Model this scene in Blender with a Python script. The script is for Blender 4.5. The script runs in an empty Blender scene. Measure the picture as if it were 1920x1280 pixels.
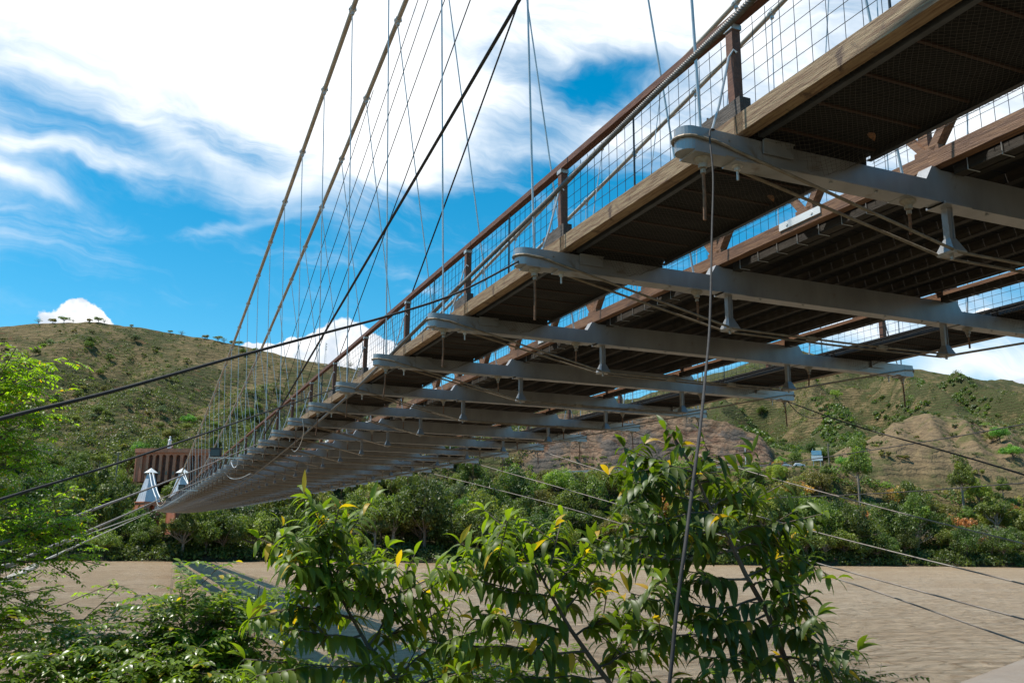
import bpy, math, random
import numpy as np
from mathutils import Vector, Matrix
random.seed(7); np.random.seed(7)
scene = bpy.context.scene
COL = scene.collection
R = math.radians

# ------------------------------------------------------------------ camera
F_PX = 1644.5
C = np.array([-4.654, -6.467, 6.70])
F = np.array([0.3758646, 0.89966058, 0.22211854])
RT = np.array([0.92191941, -0.38728633, 0.00859619])
UP = np.array([-0.09375712, -0.20154439, 0.97498177])
cd = bpy.data.cameras.new("camera"); cam = bpy.data.objects.new("camera", cd); COL.objects.link(cam)
cd.sensor_width = 36; cd.lens = F_PX / 1920 * 36; cd.clip_start = 0.05; cd.clip_end = 9000
cam.matrix_world = Matrix(((RT[0], UP[0], -F[0], C[0]), (RT[1], UP[1], -F[1], C[1]), (RT[2], UP[2], -F[2], C[2]), (0, 0, 0, 1)))
scene.camera = cam

def ray(px, py): return F + RT * (px - 960) / F_PX - UP * (py - 640) / F_PX
def at(px, py, d): return C + ray(px, py) * d
def onx(px, py, X):
    r = ray(px, py); return C + r * (X - C[0]) / r[0]
def unit(px, py):
    r = ray(px, py); return r / np.linalg.norm(r)

# ------------------------------------------------------------------ sun and sky
SUN_EL, SUN_AZ = R(66), R(-62)           # azimuth measured from the bridge axis (+Y), negative = left
sv = Vector((math.sin(SUN_AZ) * math.cos(SUN_EL), math.cos(SUN_AZ) * math.cos(SUN_EL), math.sin(SUN_EL)))
sd = bpy.data.lights.new("sun", 'SUN'); sd.energy = 4.9; sd.angle = R(0.53); sd.color = (1.0, 0.95, 0.86)
so = bpy.data.objects.new("sun", sd); COL.objects.link(so); so.rotation_euler = sv.to_track_quat('Z', 'Y').to_euler()
scene.view_settings.view_transform = 'Standard'; scene.view_settings.look = 'None'
scene.view_settings.exposure = 0.34; scene.view_settings.gamma = 1.0
w = bpy.data.worlds.new("World"); scene.world = w; w.use_nodes = True
nt = w.node_tree; nt.nodes.clear()
def N(nt, t, **k):
    n = nt.nodes.new(t)
    for a, b in k.items(): setattr(n, a, b)
    return n
def lk(nt, a, b): nt.links.new(a, b)
def M_(nt, op, a, b=None, c=None, clamp=False):
    n = N(nt, 'ShaderNodeMath', operation=op, use_clamp=clamp)
    for i, v in enumerate((a, b, c)):
        if v is None: continue
        if isinstance(v, (int, float)): n.inputs[i].default_value = v
        else: lk(nt, v, n.inputs[i])
    return n.outputs[0]
def V_(nt, op, a, b=None):
    n = N(nt, 'ShaderNodeVectorMath', operation=op)
    for i, v in enumerate((a, b)):
        if v is None: continue
        if isinstance(v, (tuple, list, np.ndarray)): n.inputs[i].default_value = tuple(float(q) for q in v)
        else: lk(nt, v, n.inputs[i])
    return n.outputs[1] if op == 'DOT_PRODUCT' else n.outputs[0]
def MIX(nt, f, a, b, mode='MIX'):
    n = N(nt, 'ShaderNodeMixRGB', blend_type=mode)
    for i, v in enumerate((f, a, b)):
        if isinstance(v, (int, float)): n.inputs[i].default_value = v
        elif isinstance(v, (tuple, list)): n.inputs[i].default_value = (*v[:3], 1)
        else: lk(nt, v, n.inputs[i])
    return n.outputs[0]
def NOISE(nt, vec, scale, detail=6, rough=.55, dist=0):
    n = N(nt, 'ShaderNodeTexNoise'); n.inputs['Scale'].default_value = scale; n.inputs['Detail'].default_value = detail
    n.inputs['Roughness'].default_value = rough; n.inputs['Distortion'].default_value = dist
    if vec is not None: lk(nt, vec, n.inputs['Vector'])
    return n
def SM(nt, v, lo, hi, a=0., b=1., interp='SMOOTHSTEP'):
    n = N(nt, 'ShaderNodeMapRange', interpolation_type=interp); lk(nt, v, n.inputs[0])
    for i, q in enumerate((lo, hi, a, b)): n.inputs[i + 1].default_value = q
    return n.outputs[0]
sky = N(nt, 'ShaderNodeTexSky', sky_type='NISHITA', sun_disc=False, sun_elevation=SUN_EL, sun_rotation=SUN_AZ,
        altitude=600, air_density=1.0, dust_density=0.25, ozone_density=1.6)
tc = N(nt, 'ShaderNodeTexCoord'); D = tc.outputs['Generated']
hs = N(nt, 'ShaderNodeHueSaturation'); hs.inputs['Hue'].default_value = 0.478; hs.inputs['Saturation'].default_value = 1.5; hs.inputs['Value'].default_value = 1.5
lk(nt, sky.outputs[0], hs.inputs['Color'])
skyc = hs.outputs[0]
warp = V_(nt, 'SUBTRACT', NOISE(nt, D, 3.2, 5, .6).outputs['Color'], (.5, .5, .5))
def scale_v(nt, v, s):
    n = N(nt, 'ShaderNodeVectorMath', operation='SCALE'); lk(nt, v, n.inputs[0]); n.inputs[3].default_value = s; return n.outputs[0]
Dw = V_(nt, 'ADD', D, scale_v(nt, warp, .13))
def blob(vec, px, py, ax, ay, ang, wt, power=1.0):
    c = unit(px, py); t1 = unit(px + 10 * math.cos(R(ang)), py + 10 * math.sin(R(ang))) - c; t1 /= np.linalg.norm(t1)
    t2 = np.cross(c, t1)
    a = V_(nt, 'DOT_PRODUCT', vec, t1 * F_PX / ax); b = V_(nt, 'DOT_PRODUCT', vec, t2 * F_PX / ay)
    q = M_(nt, 'ADD', M_(nt, 'MULTIPLY', a, a), M_(nt, 'MULTIPLY', b, b))
    g = M_(nt, 'EXPONENT', M_(nt, 'MULTIPLY', q, -power))
    front = M_(nt, 'GREATER_THAN', V_(nt, 'DOT_PRODUCT', vec, c), 0.)
    return M_(nt, 'MULTIPLY', M_(nt, 'MULTIPLY', g, wt), front)
def total(bs):
    s = bs[0]
    for b in bs[1:]: s = M_(nt, 'ADD', s, b)
    return s
cir = total([blob(Dw, *b) for b in (
    (450, -60, 600, 190, 4, 1.45), (520, 140, 250, 130, 30, .95), (640, 320, 130, 42, -16, .62), (480, 330, 150, 26, 22, .30),
    (800, 200, 180, 90, -10, .70), (1060, 262, 230, 34, -6, .52), (1330, 20, 330, 90, 0, .72), (1100, 140, 160, 36, -4, -.42),
    (45, 288, 110, 16, 8, .60), (25, 345, 80, 16, 20, .42), (130, 165, 150, 12, 14, .30), (250, 225, 230, 16, 20, .26), (440, 425, 110, 10, -8, .36),
    (300, 320, 300, 20, 14, .24), (60, 440, 150, 16, 5, .14), (1300, 190, 200, 60, -8, .30),
    (1760, 200, 260, 130, 0, .55), (1640, 610, 200, 45, -6, .62), (1860, 690, 150, 40, -4, .75), (2100, 200, 500, 400, 0, .5), (-400, 200, 450, 300, 0, .5),
    (780, 545, 50, 6, -3, .4), (250, 570, 300, 30, 0, .10))])
tx = unit(960, 300); tA = np.cross(tx, (0, 0, 1)); tA /= np.linalg.norm(tA); tB = np.cross(tA, tx)
comb = N(nt, 'ShaderNodeCombineXYZ')
ca, sa = math.cos(R(-14)), math.sin(R(-14))
lk(nt, V_(nt, 'DOT_PRODUCT', Dw, (tA * ca + tB * sa) * 1.6), comb.inputs[0]); lk(nt, V_(nt, 'DOT_PRODUCT', Dw, (-tA * sa + tB * ca) * 9.0), comb.inputs[1])
lk(nt, V_(nt, 'DOT_PRODUCT', D, tx * 2.0), comb.inputs[2])
streak = NOISE(nt, comb.outputs[0], 2.4, 10, .62, .8).outputs['Fac']
puff = NOISE(nt, Dw, 7.0, 9, .6, .3).outputs['Fac']
nn = M_(nt, 'ADD', M_(nt, 'MULTIPLY', streak, .65), M_(nt, 'MULTIPLY', puff, .35))
dens = M_(nt, 'ADD', cir, M_(nt, 'MULTIPLY', M_(nt, 'SUBTRACT', nn, .5), 2.2))
cf = SM(nt, dens, .02, 1.15)
# cumulus heaps over the ridges
D2 = V_(nt, 'ADD', D, scale_v(nt, V_(nt, 'SUBTRACT', NOISE(nt, D, 45, 6, .6).outputs['Color'], (.5, .5, .5)), .022))
cum = total([blob(D2, *b, 1.2) for b in ((140, 594, 44, 34, 0, 1.3), (105, 612, 34, 18, 0, 1.0), (178, 608, 30, 18, 0, .9), (632, 640, 48, 44, 0, 1.3), (690, 665, 70, 40, 0, 1.2),
    (560, 668, 75, 34, 0, 1.2), (495, 668, 46, 24, 0, 1.1), (445, 662, 30, 16, 0, 1.0), (1900, 745, 90, 28, 0, 1.3), (1870, 600, 60, 25, 0, .9))])
cn = NOISE(nt, D, 26, 8, .55).outputs['Fac']
cumf = SM(nt, M_(nt, 'ADD', cum, M_(nt, 'MULTIPLY', M_(nt, 'SUBTRACT', cn, .5), .9)), .42, .60)
shade = SM(nt, NOISE(nt, D, 34, 5, .5).outputs['Fac'], .35, .62)
cumc = MIX(nt, shade, (7.0, 7.8, 8.8), (11.5, 11.6, 11.7))
cirb = SM(nt, dens, .5, 1.5)
circ = MIX(nt, cirb, (8.8, 9.6, 10.4), (11.8, 12.0, 12.2))
col = MIX(nt, cf, skyc, circ); col = MIX(nt, cumf, col, cumc)
bg = N(nt, 'ShaderNodeBackground'); bg.inputs[1].default_value = 0.085; lk(nt, col, bg.inputs[0])
wo = N(nt, 'ShaderNodeOutputWorld'); lk(nt, bg.outputs[0], wo.inputs[0])

# ------------------------------------------------------------------ mesh builder
class MB:
    def __init__(s): s.v = []; s.f = []; s.t = []; s.cur = .5
    def add(s, vs, fs, t=None):
        o = len(s.v); s.v += [tuple(map(float, q)) for q in vs]; s.f += [tuple(i + o for i in f) for f in fs]
        s.t += [s.cur if t is None else t] * len(vs)
    def box(s, x0, x1, y0, y1, z0, z1):
        s.add([(x0, y0, z0), (x1, y0, z0), (x1, y1, z0), (x0, y1, z0), (x0, y0, z1), (x1, y0, z1), (x1, y1, z1), (x0, y1, z1)],
              [(0, 3, 2, 1), (4, 5, 6, 7), (0, 1, 5, 4), (1, 2, 6, 5), (2, 3, 7, 6), (3, 0, 4, 7)])
    def bar(s, a, b, wd, ht, up=(0, 0, 1), w2=None, h2=None):
        a, b = np.array(a, float), np.array(b, float); d = b - a; d /= np.linalg.norm(d)
        sx = np.cross(d, up); sx /= np.linalg.norm(sx); u = np.cross(sx, d); w2 = w2 or wd; h2 = h2 or ht
        P = []
        for p, ww, hh in ((a, wd, ht), (b, w2, h2)):
            P += [p - sx * ww / 2 - u * hh / 2, p + sx * ww / 2 - u * hh / 2, p + sx * ww / 2 + u * hh / 2, p - sx * ww / 2 + u * hh / 2]
        s.add(P, [(0, 1, 2, 3), (7, 6, 5, 4), (0, 4, 5, 1), (1, 5, 6, 2), (2, 6, 7, 3), (3, 7, 4, 0)])
    def tube(s, pts, r, n=6, cap=True, lobes=0, pitch=.1):
        pts = [np.array(p, float) for p in pts]; m = len(pts); vs = []; L = 0; prev = None
        for i, p in enumerate(pts):
            d = pts[min(i + 1, m - 1)] - pts[max(i - 1, 0)]; d /= (np.linalg.norm(d) + 1e-12)
            if prev is None:
                a = np.array((0, 0, 1.)) if abs(d[2]) < .9 else np.array((1., 0, 0)); sx = np.cross(d, a)
            else: sx = prev - d * (prev @ d)
            sx /= np.linalg.norm(sx); prev = sx; u = np.cross(d, sx); rr = r[i] if hasattr(r, '__len__') else r
            if i: L += np.linalg.norm(p - pts[i - 1])
            for k in range(n):
                a = 2 * math.pi * k / n
                q = rr * (1 + .16 * math.cos(lobes * a)) if lobes else rr
                a2 = a + (2 * math.pi * L / pitch if lobes else 0)
                vs.append(p + (sx * math.cos(a2) + u * math.sin(a2)) * q)
        fs = [(i * n + k, i * n + (k + 1) % n, (i + 1) * n + (k + 1) % n, (i + 1) * n + k) for i in range(m - 1) for k in range(n)]
        if cap: fs += [tuple(range(n))[::-1], tuple((m - 1) * n + k for k in range(n))]
        s.add(vs, fs)
    def lathe(s, prof, c=(0, 0, 0), n=12):
        vs = []; 
        for r_, z in prof:
            for k in range(n):
                a = 2 * math.pi * k / n; vs.append((c[0] + r_ * math.cos(a), c[1] + r_ * math.sin(a), c[2] + z))
        m = len(prof)
        fs = [(i * n + k, i * n + (k + 1) % n, (i + 1) * n + (k + 1) % n, (i + 1) * n + k) for i in range(m - 1) for k in range(n)]
        fs += [tuple(range(n))[::-1], tuple((m - 1) * n + k for k in range(n))]; s.add(vs, fs)
    def put(s, o, M):
        vs = [tuple(M @ Vector(q)) for q in o.v]; k = len(s.v); s.v += vs; s.f += [tuple(i + k for i in f) for f in o.f]; s.t += o.t
    def mirrored(s, xc):
        m = MB(); m.v = [(2 * xc - q[0], q[1], q[2]) for q in s.v]; m.f = [f[::-1] for f in s.f]; m.t = list(s.t); return m
    def mesh(s, name, mat, smooth=False):
        me = bpy.data.meshes.new(name); me.from_pydata(s.v, [], s.f)
        a = me.attributes.new('tint', 'FLOAT', 'POINT'); a.data.foreach_set('value', np.array(s.t, np.float32))
        if smooth:
            me.polygons.foreach_set('use_smooth', [True] * len(me.polygons))
            try: me.set_sharp_from_angle(angle=R(42))
            except Exception: pass
        if mat: me.materials.append(mat)
        me.update(); return me
    def build(s, name, mat, parent=None, smooth=False): return obj(name, s.mesh(name, mat, smooth), parent)
def obj(name, me, parent=None, loc=None, rot=None):
    o = bpy.data.objects.new(name, me); COL.objects.link(o)
    if parent: o.parent = parent
    if loc is not None: o.location = tuple(map(float, loc))
    if rot is not None: o.rotation_euler = rot
    return o
def tag(o, label=None, cat=None, group=None, kind=None):
    if label: o['label'] = label
    if cat: o['category'] = cat
    if group: o['group'] = group
    if kind: o['kind'] = kind
    return o
def empty(name, loc=(0, 0, 0), rot=None): return obj(name, None, None, loc, rot)

# ------------------------------------------------------------------ materials
def mat(name, base=(.5, .5, .5), rough=.6, metal=0., var=None, vscale=3., stretch=None, bump=0., bscale=20., detail=6, stain=None, coord='Object', spec=None, tint=0., contrast=(.3, .7)):
    m = bpy.data.materials.new(name); m.use_nodes = True; t = m.node_tree; b = t.nodes['Principled BSDF']
    b.inputs['Roughness'].default_value = rough; b.inputs['Metallic'].default_value = metal
    if spec is not None: b.inputs['Specular IOR Level'].default_value = spec
    c = N(t, 'ShaderNodeTexCoord').outputs[coord]
    if stretch:
        mp = N(t, 'ShaderNodeMapping'); mp.inputs['Scale'].default_value = stretch; lk(t, c, mp.inputs[0]); c = mp.outputs[0]
    if var is not None:
        n = NOISE(t, c, vscale, detail, .6)
        colr = MIX(t, SM(t, n.outputs['Fac'], contrast[0], contrast[1]), base, var)
    else: colr = MIX(t, 0., base, base)
    if stain is not None:
        n2 = NOISE(t, N(t, 'ShaderNodeTexCoord').outputs[coord], stain[1], 5, .65, .5)
        colr = MIX(t, SM(t, n2.outputs['Fac'], stain[2], stain[2] + .14), colr, stain[0])
    if tint:
        at_ = N(t, 'ShaderNodeAttribute', attribute_name='tint')
        colr = MIX(t, 1., colr, MIX(t, at_.outputs['Fac'], (1 - tint,) * 3, (1 + tint,) * 3), 'MULTIPLY')
    lk(t, colr, b.inputs['Base Color'])
    if bump:
        bn = N(t, 'ShaderNodeBump'); bn.inputs['Strength'].default_value = bump; bn.inputs['Distance'].default_value = .02
        lk(t, NOISE(t, c, bscale, 8, .6).outputs['Fac'], bn.inputs['Height']); lk(t, bn.outputs[0], b.inputs['Normal'])
    return m
MT = {}
MT['steel'] = mat('grey painted steel', (.40, .40, .403), .40, .4, (.28, .28, .278), 1.6, (1, 1, .35), .12, 60, stain=((.24, .20, .16), 2.6, .60))
MT['socket'] = mat('dull painted socket', (.36, .34, .29), .6, .2, (.25, .21, .16), 12)
MT['galv'] = mat('galvanised steel', (.62, .62, .60), .4, .5, (.42, .41, .38), 9, bump=.1)
MT['rod'] = mat('dull rod', (.30, .26, .20), .6, .3, (.20, .15, .10), 8)
MT['rust'] = mat('rusty rod', (.24, .12, .06), .8, .1, (.13, .07, .04), 14, bump=.3)
MT['wood_rail'] = mat('red brown timber', (.19, .078, .038), .6, 0, (.10, .038, .018), 6, (6, .7, 6), .35, 12, tint=.25)
MT['wood_edge'] = mat('tan weathered timber', (.34, .24, .135), .7, 0, (.16, .085, .04), 5, (7, .6, 7), .5, 10, stain=((.09, .05, .03), 3.5, .60), tint=.2)
MT['wood_chord'] = mat('orange brown timber', (.27, .135, .062), .62, 0, (.12, .05, .022), 5, (8, .5, 8), .5, 10, tint=.25)
MT['wood_grey'] = mat('grey weathered timber', (.13, .11, .095), .85, 0, (.05, .042, .036), 6, (9, 1, 9), .8, 14)
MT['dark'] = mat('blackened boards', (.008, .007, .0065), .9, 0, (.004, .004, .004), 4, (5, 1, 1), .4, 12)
MT['batten'] = mat('dark batten', (.06, .026, .014), .7, 0, (.05, .022, .012), 5, (1, 6, 6))
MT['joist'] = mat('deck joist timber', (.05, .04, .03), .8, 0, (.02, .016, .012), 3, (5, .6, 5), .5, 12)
MT['channel'] = mat('dark steel channel', (.07, .075, .08), .45, .5, (.045, .045, .045), 6)
MT['wire'] = mat('dark wire', (.05, .055, .06), .5, .4)
MT['net'] = mat('black netting', (.06, .053, .045), .7)
MT['hanger'] = mat('pale steel hanger', (.60, .62, .63), .4, .35, (.45, .46, .46), 3)
MT['cable'] = mat('tan coated cable', (.46, .42, .355), .55, 0, (.33, .295, .24), 2.5, bump=.2, bscale=30)
MT['rope'] = mat('dark wire rope', (.035, .032, .03), .8, 0., (.018, .016, .015), 20)
MT['ropegrey'] = mat('grey wire rope', (.17, .16, .145), .5, .4, (.08, .073, .065), 25)
MT['guy'] = mat('guy cable', (.28, .25, .22), .6, .2, (.17, .14, .12), 2)
MT['concrete'] = mat('concrete', (.20, .16, .125), .9, 0, (.22, .185, .15), 7, bump=.7, bscale=22, stain=((.10, .09, .07), 9, .56))
MT['zinc'] = mat('zinc cladding', (.52, .57, .64), .5, .1, (.46, .51, .58), .6)
MT['white'] = mat('white paint', (.80, .80, .78), .5, 0, (.68, .68, .66), 3)
MT['brick'] = mat('red brick', (.62, .24, .14), .85, 0, (.50, .18, .10), .8, bump=.4, bscale=4, stain=((.40, .22, .15), .4, .55))
MT['brickshade'] = mat('dark brick', (.20, .09, .065), .9, 0, (.08, .04, .03), .8)  # niche backs coloured darker: the recess shade is put into the brick
MT['black'] = mat('black plastic', (.02, .02, .025), .4)
MT['glass'] = mat('dark glass', (.02, .03, .04), .1, 0)
MT['carwhite'] = mat('white car paint', (.75, .75, .76), .25)
MT['cardark'] = mat('dark car paint', (.04, .05, .08), .25)
MT['rubber'] = mat('rubber', (.02, .02, .02), .8)
MT['asphalt'] = mat('asphalt', (.09, .085, .08), .9, 0, (.06, .058, .055), 1)
MT['bark'] = mat('bark', (.15, .115, .085), .9, 0, (.07, .052, .038), 10, bump=.5)
MT['palebark'] = mat('pale bark', (.27, .23, .19), .9, 0, (.16, .13, .10), 2)
MT['skin'] = mat('skin', (.35, .2, .13), .6)

def leafmat(name, base, var, trans=.35, vscale=.5, rnd=.25, rough=.5, tcol=None, yellow=None):
    m = bpy.data.materials.new(name); m.use_nodes = True; t = m.node_tree; b = t.nodes['Principled BSDF']; out = t.nodes['Material Output']
    c = N(t, 'ShaderNodeTexCoord').outputs['Object']
    k = MIX(t, SM(t, NOISE(t, c, vscale, 4, .6).outputs['Fac'], .35, .65), base, var)
    oi = N(t, 'ShaderNodeObjectInfo')
    h = N(t, 'ShaderNodeHueSaturation'); lk(t, k, h.inputs['Color'])
    lk(t, M_(t, 'ADD', M_(t, 'MULTIPLY', oi.outputs['Random'], -.05 * rnd * 4), .5 + .025 * rnd * 4), h.inputs['Hue'])
    r2 = M_(t, 'FRACT', M_(t, 'MULTIPLY', oi.outputs['Random'], 17.3))
    lk(t, M_(t, 'ADD', M_(t, 'MULTIPLY', r2, 2 * rnd), 1 - rnd), h.inputs['Value'])
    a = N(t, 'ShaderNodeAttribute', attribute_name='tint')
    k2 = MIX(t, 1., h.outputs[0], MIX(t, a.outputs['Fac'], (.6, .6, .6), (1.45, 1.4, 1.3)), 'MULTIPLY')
    if yellow:
        k2 = MIX(t, M_(t, 'GREATER_THAN', a.outputs['Fac'], 1.0), k2, yellow)
    lk(t, k2, b.inputs['Base Color']); b.inputs['Roughness'].default_value = rough
    tr = N(t, 'ShaderNodeBsdfTranslucent'); ms = N(t, 'ShaderNodeMixShader'); ms.inputs[0].default_value = trans
    tk = MIX(t, 1., k2, tcol or (1.5, 1.7, .6), 'MULTIPLY'); lk(t, tk, tr.inputs[0])
    lk(t, b.outputs[0], ms.inputs[1]); lk(t, tr.outputs[0], ms.inputs[2]); lk(t, ms.outputs[0], out.inputs[0]); return m
LM = dict(
    deep=leafmat('deep green leaves', (.115, .155, .030), (.075, .110, .024)),
    mid=leafmat('mid green leaves', (.195, .235, .042), (.125, .165, .034)),
    bright=leafmat('bright green leaves', (.16, .32, .04), (.11, .25, .035), rnd=.1),
    olive=leafmat('olive leaves', (.25, .225, .060), (.165, .155, .045)),
    lime=leafmat('yellow green leaves', (.26, .32, .05), (.18, .24, .04)),
    grey=leafmat('grey green leaves', (.18, .22, .12), (.12, .165, .09)),
    orange=leafmat('orange flowering crown', (.52, .27, .07), (.32, .20, .06), tcol=(1.3, 1.1, .6)),
    scrub=leafmat('scrub leaves', (.115, .135, .036), (.075, .095, .028), vscale=.08),
    near=leafmat('long glossy leaves', (.125, .180, .018), (.088, .135, .016), .50, 2.5, .0, .46, (1.9, 2.0, .35), yellow=(.50, .33, .03)),
    neardark=leafmat('long dark leaves', (.085, .125, .016), (.055, .088, .013), .42, 2.5, .0, .45, (1.9, 2.0, .35), yellow=(.45, .28, .03)),
    bush=leafmat('small glossy leaflets', (.15, .215, .026), (.10, .155, .022), .46, 1.5, .0, .32, (1.8, 2.0, .4), yellow=(.5, .36, .03)),
    feather=leafmat('fresh feathery leaflets', (.22, .34, .025), (.16, .27, .022), .55, 1.5, .0, .45, (1.7, 1.8, .3), yellow=(.6, .36, .03)))

# ------------------------------------------------------------------ water and terrain
def hash2(ix, iy, s):
    h = (ix * 374761393 + iy * 668265263 + s * 974634777) & 0xffffffff
    h = ((h ^ (h >> 13)) * 1274126177) & 0xffffffff
    return ((h ^ (h >> 16)) & 0xffff) / 65535.0
def vnoise(x, y, s=0):
    ix = np.floor(x).astype(np.int64); iy = np.floor(y).astype(np.int64); fx = x - ix; fy = y - iy
    fx = fx * fx * (3 - 2 * fx); fy = fy * fy * (3 - 2 * fy)
    a = hash2(ix, iy, s); b = hash2(ix + 1, iy, s); c = hash2(ix, iy + 1, s); d = hash2(ix + 1, iy + 1, s)
    return (a * (1 - fx) + b * fx) * (1 - fy) + (c * (1 - fx) + d * fx) * fy
def fbm(x, y, o=5, s=0):
    v = 0; a = .5
    for i in range(o): v = v + a * vnoise(x, y, s + i); x = x * 2.03 + 11.3; y = y * 2.03 + 5.7; a *= .5
    return v - .48
def azs(px, py):
    r = ray(px, py); return math.atan2(r[0], r[1]), r[2] / math.hypot(r[0], r[1])
def poly(pts):
    A = sorted(azs(p[0], p[1]) for p in pts); return np.array([a[0] for a in A]), np.array([a[1] for a in A])
AZ0 = azs(960, 1017)[0]
az = np.concatenate([np.linspace(AZ0 - 1.35, azs(-500, 900)[0], 40)[:-1], np.linspace(azs(-500, 900)[0], azs(2400, 900)[0], 560), np.linspace(azs(2400, 900)[0], AZ0 + 1.3, 40)[1:]])
sa_, ss_ = poly([(-900, 1046), (-300, 1049), (300, 1052), (1000, 1057), (1500, 1060), (1920, 1063), (2300, 1066)])
sl = np.interp(az, sa_, ss_); shore = np.clip(6.7 / -sl, 200, 420)
shore = np.where(az < sa_[0], shore[np.argmax(az >= sa_[0])] + (sa_[0] - az) * 250, shore)
shore = shore + 7 * fbm(az * 45, az * 0, 5, 21)
nodes = []  # (r, z)
nodes.append((shore - 25, 0 * az - 4.)); nodes.append((shore - 1, 0 * az - .5)); nodes.append((shore + 4, 0 * az + 2.6)); nodes.append((shore + 24, 0 * az + 6.5))
def node(dr, pts):
    a, s = poly(pts); r = shore + dr; nodes.append((r, C[2] + r * np.interp(az, a, s)))
node(60, [(-800, 960), (-200, 960), (200, 955), (700, 952), (900, 930), (1050, 890), (1150, 884), (1300, 880), (1450, 876), (1560, 876), (1650, 905), (1920, 930), (2300, 940)])
node(72, [(-800, 930), (-200, 930), (200, 930), (350, 928), (700, 925), (900, 905), (1050, 886), (1150, 881), (1300, 877), (1450, 873), (1560, 873), (1650, 890), (1920, 908), (2300, 925)])
node(92, [(-800, 900), (-200, 895), (200, 900), (245, 918), (410, 918), (450, 890), (700, 868), (850, 850), (950, 820), (1050, 778), (1100, 776), (1200, 780), (1327, 784), (1365, 792), (1395, 807), (1425, 814), (1443, 834), (1456, 868), (1550, 866), (1597, 846), (1625, 838), (1679, 828), (1733, 830), (1920, 860), (2300, 870)])
node(165, [(-800, 800), (-200, 790), (300, 800), (500, 800), (700, 790), (900, 790), (1000, 785), (1100, 800), (1400, 840), (1500, 855), (1560, 852), (1597, 836), (1650, 814), (1679, 797), (1708, 785), (1733, 780), (1780, 782), (1805, 787), (1837, 796), (1920, 803), (2300, 815)])
node(260, [(-800, 700), (-200, 690), (0, 690), (300, 710), (500, 735), (700, 770), (900, 800), (1100, 815), (1450, 866), (1600, 866), (1750, 850), (1920, 860), (2300, 850)])
node(360, [(-800, 640), (-200, 622), (0, 612), (60, 607), (120, 604), (190, 602), (260, 611), (330, 624), (430, 643), (520, 662), (600, 680), (700, 702), (850, 740), (1000, 785), (1100, 812), (1300, 850), (1450, 858), (1700, 830), (1920, 830), (2300, 820)])
node(540, [(-800, 680), (-200, 670), (190, 650), (430, 680), (700, 740), (1000, 800), (1250, 800), (1400, 800), (1500, 790), (1571, 770), (1620, 790), (1700, 770), (1920, 775), (2300, 770)])
node(760, [(-800, 700), (190, 680), (700, 745), (1000, 790), (1200, 742), (1375, 690), (1440, 662), (1490, 650), (1540, 662), (1600, 676), (1712, 692), (1744, 697), (1783, 704), (1812, 704), (1845, 722), (1870, 734), (1920, 760), (2300, 790)])
node(1250, [(-800, 760), (190, 730), (1000, 830), (1500, 760), (1700, 745), (1800, 728), (1859, 719), (1880, 721), (1920, 731), (2100, 745), (2600, 720)])
node(2600, [(-800, 860), (190, 860), (1000, 900), (1500, 860), (1920, 820), (2600, 800)])
steps = [2, 6, 10, 26, 8, 16, 34, 34, 34, 30, 26, 18, 8]
rows_r, rows_z, rows_n = [], [], []
for i, n in enumerate(steps):
    (r0, z0), (r1, z1) = nodes[i], nodes[i + 1]
    for k in range(n):
        t = k / n; rows_r.append(r0 + (r1 - r0) * t); rows_z.append(z0 + (z1 - z0) * t); rows_n.append(i + t)
rows_r.append(nodes[-1][0]); rows_z.append(nodes[-1][1]); rows_n.append(len(steps))
RR = np.array(rows_r); ZZ = np.array(rows_z); NN = np.array(rows_n)[:, None]
for _ in range(2):  # soften the creases between control rows, keep the crests
    Zs = ZZ.copy(); Zs[6:-1] = (ZZ[5:-2] + 2 * ZZ[6:-1] + ZZ[7:]) / 4; ZZ = Zs
X = C[0] + RR * np.sin(az)[None]; Y = C[1] + RR * np.cos(az)[None]
pxs = 960 + F_PX * np.tan(az - AZ0)[None] * np.ones_like(RR)
far = np.clip((RR - shore[None]) / 500, 0, 1.6)
land = np.clip((RR - shore[None] - 2) / 60, 0, 1)
flat = np.exp(-((RR - shore[None] - 66) / 9) ** 2) * ((pxs > 1000) & (pxs < 1600))
gull = np.abs(fbm(X / 90 + Y / 260, Y / 90 - X / 220, 5, 3)) * 2
amp = (3 + 16 * far)
crest = np.exp(-((NN - 9) / .35) ** 2) * (pxs < 1000) + np.exp(-((NN - 11) / .3) ** 2) * (pxs >= 1000) + .5 * np.exp(-((NN - 7) / .3) ** 2)
disp = (fbm(X / 45, Y / 45, 5, 9) * 1.0 + (.25 - gull) * .9) * amp * (1 - .75 * np.clip(crest, 0, 1))
disp += fbm(X / 7, Y / 7, 4, 40) * 1.6 * land
def spur(per, skew, s): 
    u = pxs / per + NN * skew + fbm(X / 120, Y / 120, 3, s) * 1.3
    return 1 - np.abs((u % 1) * 2 - 1)
disp += (np.abs(fbm(X / 14, Y / 14, 5, 87)) * 5 - .8) * np.exp(-((NN - 6.5) / .6) ** 4) * (pxs > 1500)
disp += (spur(170, .75, 51) - .5) * 46 * np.exp(-((NN - 10.05) / .62) ** 4) * (pxs > 1000)
disp += (spur(230, -.45, 52) - .5) * 13 * np.exp(-((NN - 7.7) / .8) ** 4) * (pxs < 1000) + (spur(75, .5, 53) - .5) * 6 * np.exp(-((NN - 6.5) / .42) ** 4) * (pxs > 1480)
cliff = np.exp(-((NN - 5.5) / .62) ** 4) * np.clip((pxs - 930) / 80, 0, 1) * np.clip((1462 - pxs) / 15, 0, 1)
disp += cliff * (np.abs(fbm(X / 9, Y / 9, 5, 77)) * 7 - 1.2 + fbm(X / 3, Y / 3, 3, 78) * 2.4)
ZZ = ZZ + disp * land * (1 - flat)
far = None
nr, nc = RR.shape
tv = np.stack([X, Y, ZZ], -1).reshape(-1, 3)
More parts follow.
